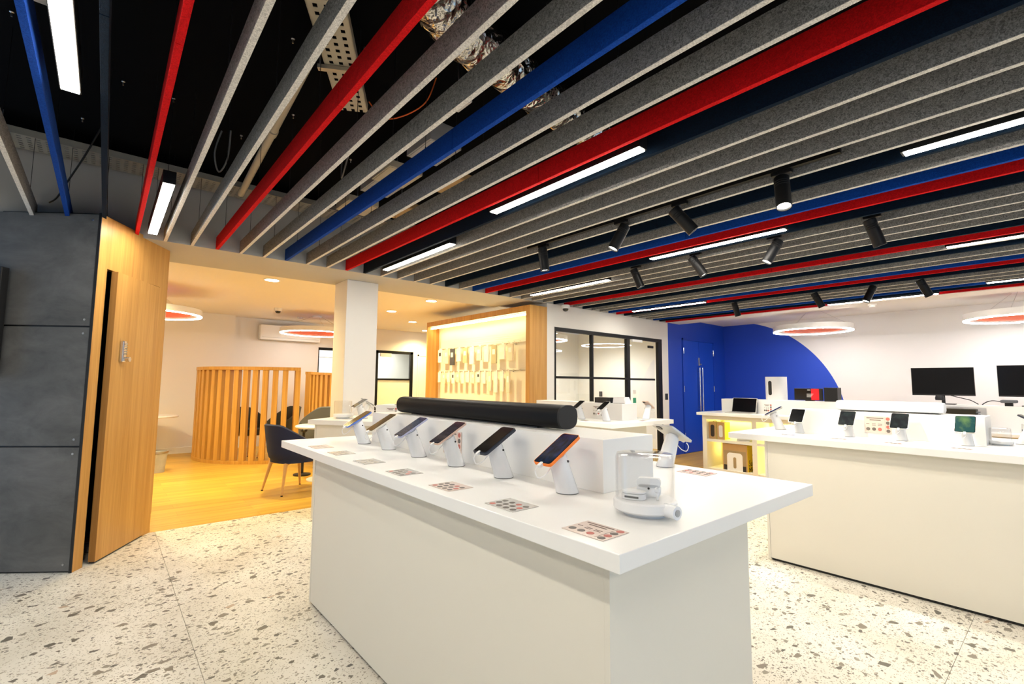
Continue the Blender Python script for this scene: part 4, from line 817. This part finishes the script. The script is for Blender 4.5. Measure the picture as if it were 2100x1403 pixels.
G().prism(rrect(.24, .50, .05, 6, 0, 0), .1622, .1632, lambda a, b, z: (a, -z, max(b+.02, .0))).build('printed_speaker', 'paper', t); G().prism(rrect(.045, .17, .022, 6), .1634, .164, lambda a, b, z: (a, -z, b+.12)).build('printed_slot', 'box_tan', t)
G().prism(rrect(.09, .03, .01, 4), .1930, .1938, lambda a, b, z: (z, a+.05, b+.245)).build('hand_hole', 'box_black', t)
text_mesh('lettering', 'Sub', .13, 'box_black', t, (.1935, -.12, .085), (R(90), 0, R(90))); text_mesh('lettering', 'Mini', .13, 'box_black', t, (.1935, -.12, -.02+.0), (R(90), 0, R(90)))
t = thing('brochure_stack', 'small stack of brochures on the top lit shelf', 'brochures', (-3.36, 7.62, .495))
for i in range(5): G().box(-.10+.004*i, -.07, i*.012, .10+.004*i, .07, i*.012+.010).build('brochure', ('paper', 'grey_box')[i % 2], t)
# ------------------------------------------------------------------ glass domes
def dome_display(loc, label, rz=0, k=1.17):
    t = thing('earbud_dome', label, 'display dome', loc, rz, 'clear display domes')
    G().lathe([(.0, 0), (.058, 0), (.058, .012), (.0, .012)], n=36).build('foot', 'stand_white', t, True)
    G().lathe([(.0, .012), (.080, .012), (.083, .016), (.083, .036), (.079, .040), (.0, .040)], n=44).build('plinth_disc', 'white_plastic', t, True)
    G().lathe([(.077, .040), (.077, .150), (.073, .158), (.062, .160), (.0, .160), (.0, .157), (.061, .157), (.071, .155), (.074, .149), (.074, .040)], n=44, caps=False).build('clear_cover', 'glass_dome', t, True)
    t.scale = (k, k, k)
    G().cyl((.070, .010, .024), (.108, .018, .024), .017, n=20).build('lock_barrel', 'stand_white', t, True); G().cyl((.106, .0176, .024), (.1095, .0183, .024), .009, n=14).build('key_hole', 'steel', t)
    return t
def earbud_case(loc, rz, label, flat=False):
    t = thing('earbud_case', label, 'earbud case', loc, rz, 'earbud cases under the dome'); t.scale = (1.2, 1.2, 1.2)
    if flat: G().prism(rrect(.062, .045, .02, 6), 0, .014).build('lower_shell', 'white_plastic', t, True); G().prism(rrect(.061, .044, .02, 6), .015, .019).build('lid', 'white_plastic', t, True); G().box(-.018, -.0228, .004, .018, -.0222, .009).build('print', 'grey_cable', t)
    else:
        G().prism(rrect(.062, .032, .014, 6, 0, .016), -.0115, .0115, lambda a, b, z: (a, z, b)).build('lower_shell', 'white_plastic', t, True); G().prism(rrect(.062, .024, .0115, 6, 0, .036), -.0115, .0115, lambda a, b, z: (a, z, b)).build('lid', 'white_plastic', t, True); G().cyl((0, -.012, .022), (0, -.0127, .022), .003, n=8).build('status_light', 'black', t)
dome_display((-.897, 1.318, .95), 'clear cylindrical dome with earbuds on the near table corner', R(-20))
earbud_case((-.90, 1.345, .9975), R(30), 'upright white earbud case inside the clear dome'); earbud_case((-.915, 1.285, .9975), R(20), 'flat white earbud case inside the clear dome', True)
t = thing('earbud', 'single white earbud beside the cases in the clear dome', 'earbud', (-.850, 1.315, .9975), R(40)); G().lathe([(.0, .0), (.004, .001), (.004, .022), (.0085, .026), (.009, .034), (.005, .039), (.0, .040)], n=14).build('shell', 'white_plastic', t, True); G().cyl((0, 0, 0), (0, 0, .002), .0042, n=10).build('microphone_tip', 'chrome', t)
dome_display((-.345, 4.66, ZT2), 'clear cylindrical dome at the right end of the right riser', R(40), .72)
# flat items on the angled table
x, y = t3pt(.20, .30); dome_display((x, y, .975), 'clear dome on the angled table in front of the column', R(100))
x, y = t3pt(.95, .36)
t = thing('tablet', 'grey tablet lying on the riser of the angled table', 'tablet', (x, y, 1.125), R(37)); G().prism(rrect(.30, .2, .015), 0, .008).build('body', 'phone_silver', t, True); G().prism(rrect(.285, .185, .01), .008, .0088).build('display', 'screen_off', t)
x, y = t3pt(.80, .215)
card((x, y, 1.05), (R(90), 0, R(37)), .12, .11, 'paper', 'lines', 'upright dotted card on the riser of the angled table')

# ------------------------------------------------------------------ monitors on the wall desk
def monitor(loc, rz, label, w=.71, h=.42):
    t = thing('monitor', label, 'monitor', loc, rz, 'black monitors on the wall desk')
    G().box(-w/2, -.02, .13, w/2, .02, .13+h, .004).build('bezel', 'black', t); G().box(-w/2+.006, -.0225, .15, w/2-.006, -.0195, .13+h-.006).build('display', 'screen_off', t)
    G().cyl((0, .03, .01), (0, .03, .22), .022, n=14).build('stand_neck', 'black', t, True); G().lathe([(.0, 0), (.05, .0), (.055, .03), (.045, .07), (.0, .075)], n=16, c=(-.04, 0, .06)).build('hinge_knuckle', 'black', t, True); G().box(-.14, -.10, 0, .14, .10, .012, .003).build('foot', 'black', t)
monitor((-1.29, 9.65, 1.10), R(3), 'black monitor nearest the blue disc on the back wall desk'); monitor((-.33, 9.65, 1.10), R(-6), 'black monitor cut by the right picture edge', .74, .44)
t = thing('cable_box', 'black equipment box with ribbed side on the back wall desk', 'box', (-.90, 9.30, .74)); G().box(-.55, -.12, 0, 0, .12, .31, .003).build('casing', 'fabric_dark', t)
for i in range(7): G().box(0, -.12, .03+i*.038, .025, .12, .05+i*.038).build('rib', 'fabric_grey', t)
t = thing('monitor_riser', 'white riser block under the monitors on the wall desk', 'riser', (0, 9.65, .74)); G().box(-1.7, -.14, .33, 1.2, .14, .36, .002).build('shelf_board', 'laminate', t); G().box(-1.7, -.14, 0, -1.66, .14, .33).build('side_board', 'laminate', t); G().box(1.16, -.14, 0, 1.2, .14, .33).build('side_board', 'laminate', t); G().box(-.82, -.14, 0, 1.16, -.125, .33).build('front_board', 'laminate', t)
t = thing('docking_station', 'dark grey flat docking station under the right monitor', 'dock', (-.36, 9.60, 1.10)); G().box(-.32, -.10, .045, -.155, .10, .085, .015).box(.155, -.10, .045, .5, .10, .085, .015).build('casing', 'fabric_grey', t, True); G().box(-.28, -.05, 0, -.2, .05, .045).box(.2, -.05, 0, .3, .05, .045).build('block', 'black', t)
cablething('black cable trailing from the left monitor', [(-1.2, 9.60, 1.235), (-1.08, 9.56, 1.20), (-.98, 9.54, 1.17), (-.90, 9.53, 1.115)], .006, 'black_metal')
cablething('black cable lying left of the docking station', [(-.68, 9.6, 1.16), (-.76, 9.6, 1.17), (-.82, 9.6, 1.15), (-.87, 9.6, 1.11)], .006, 'black_metal')
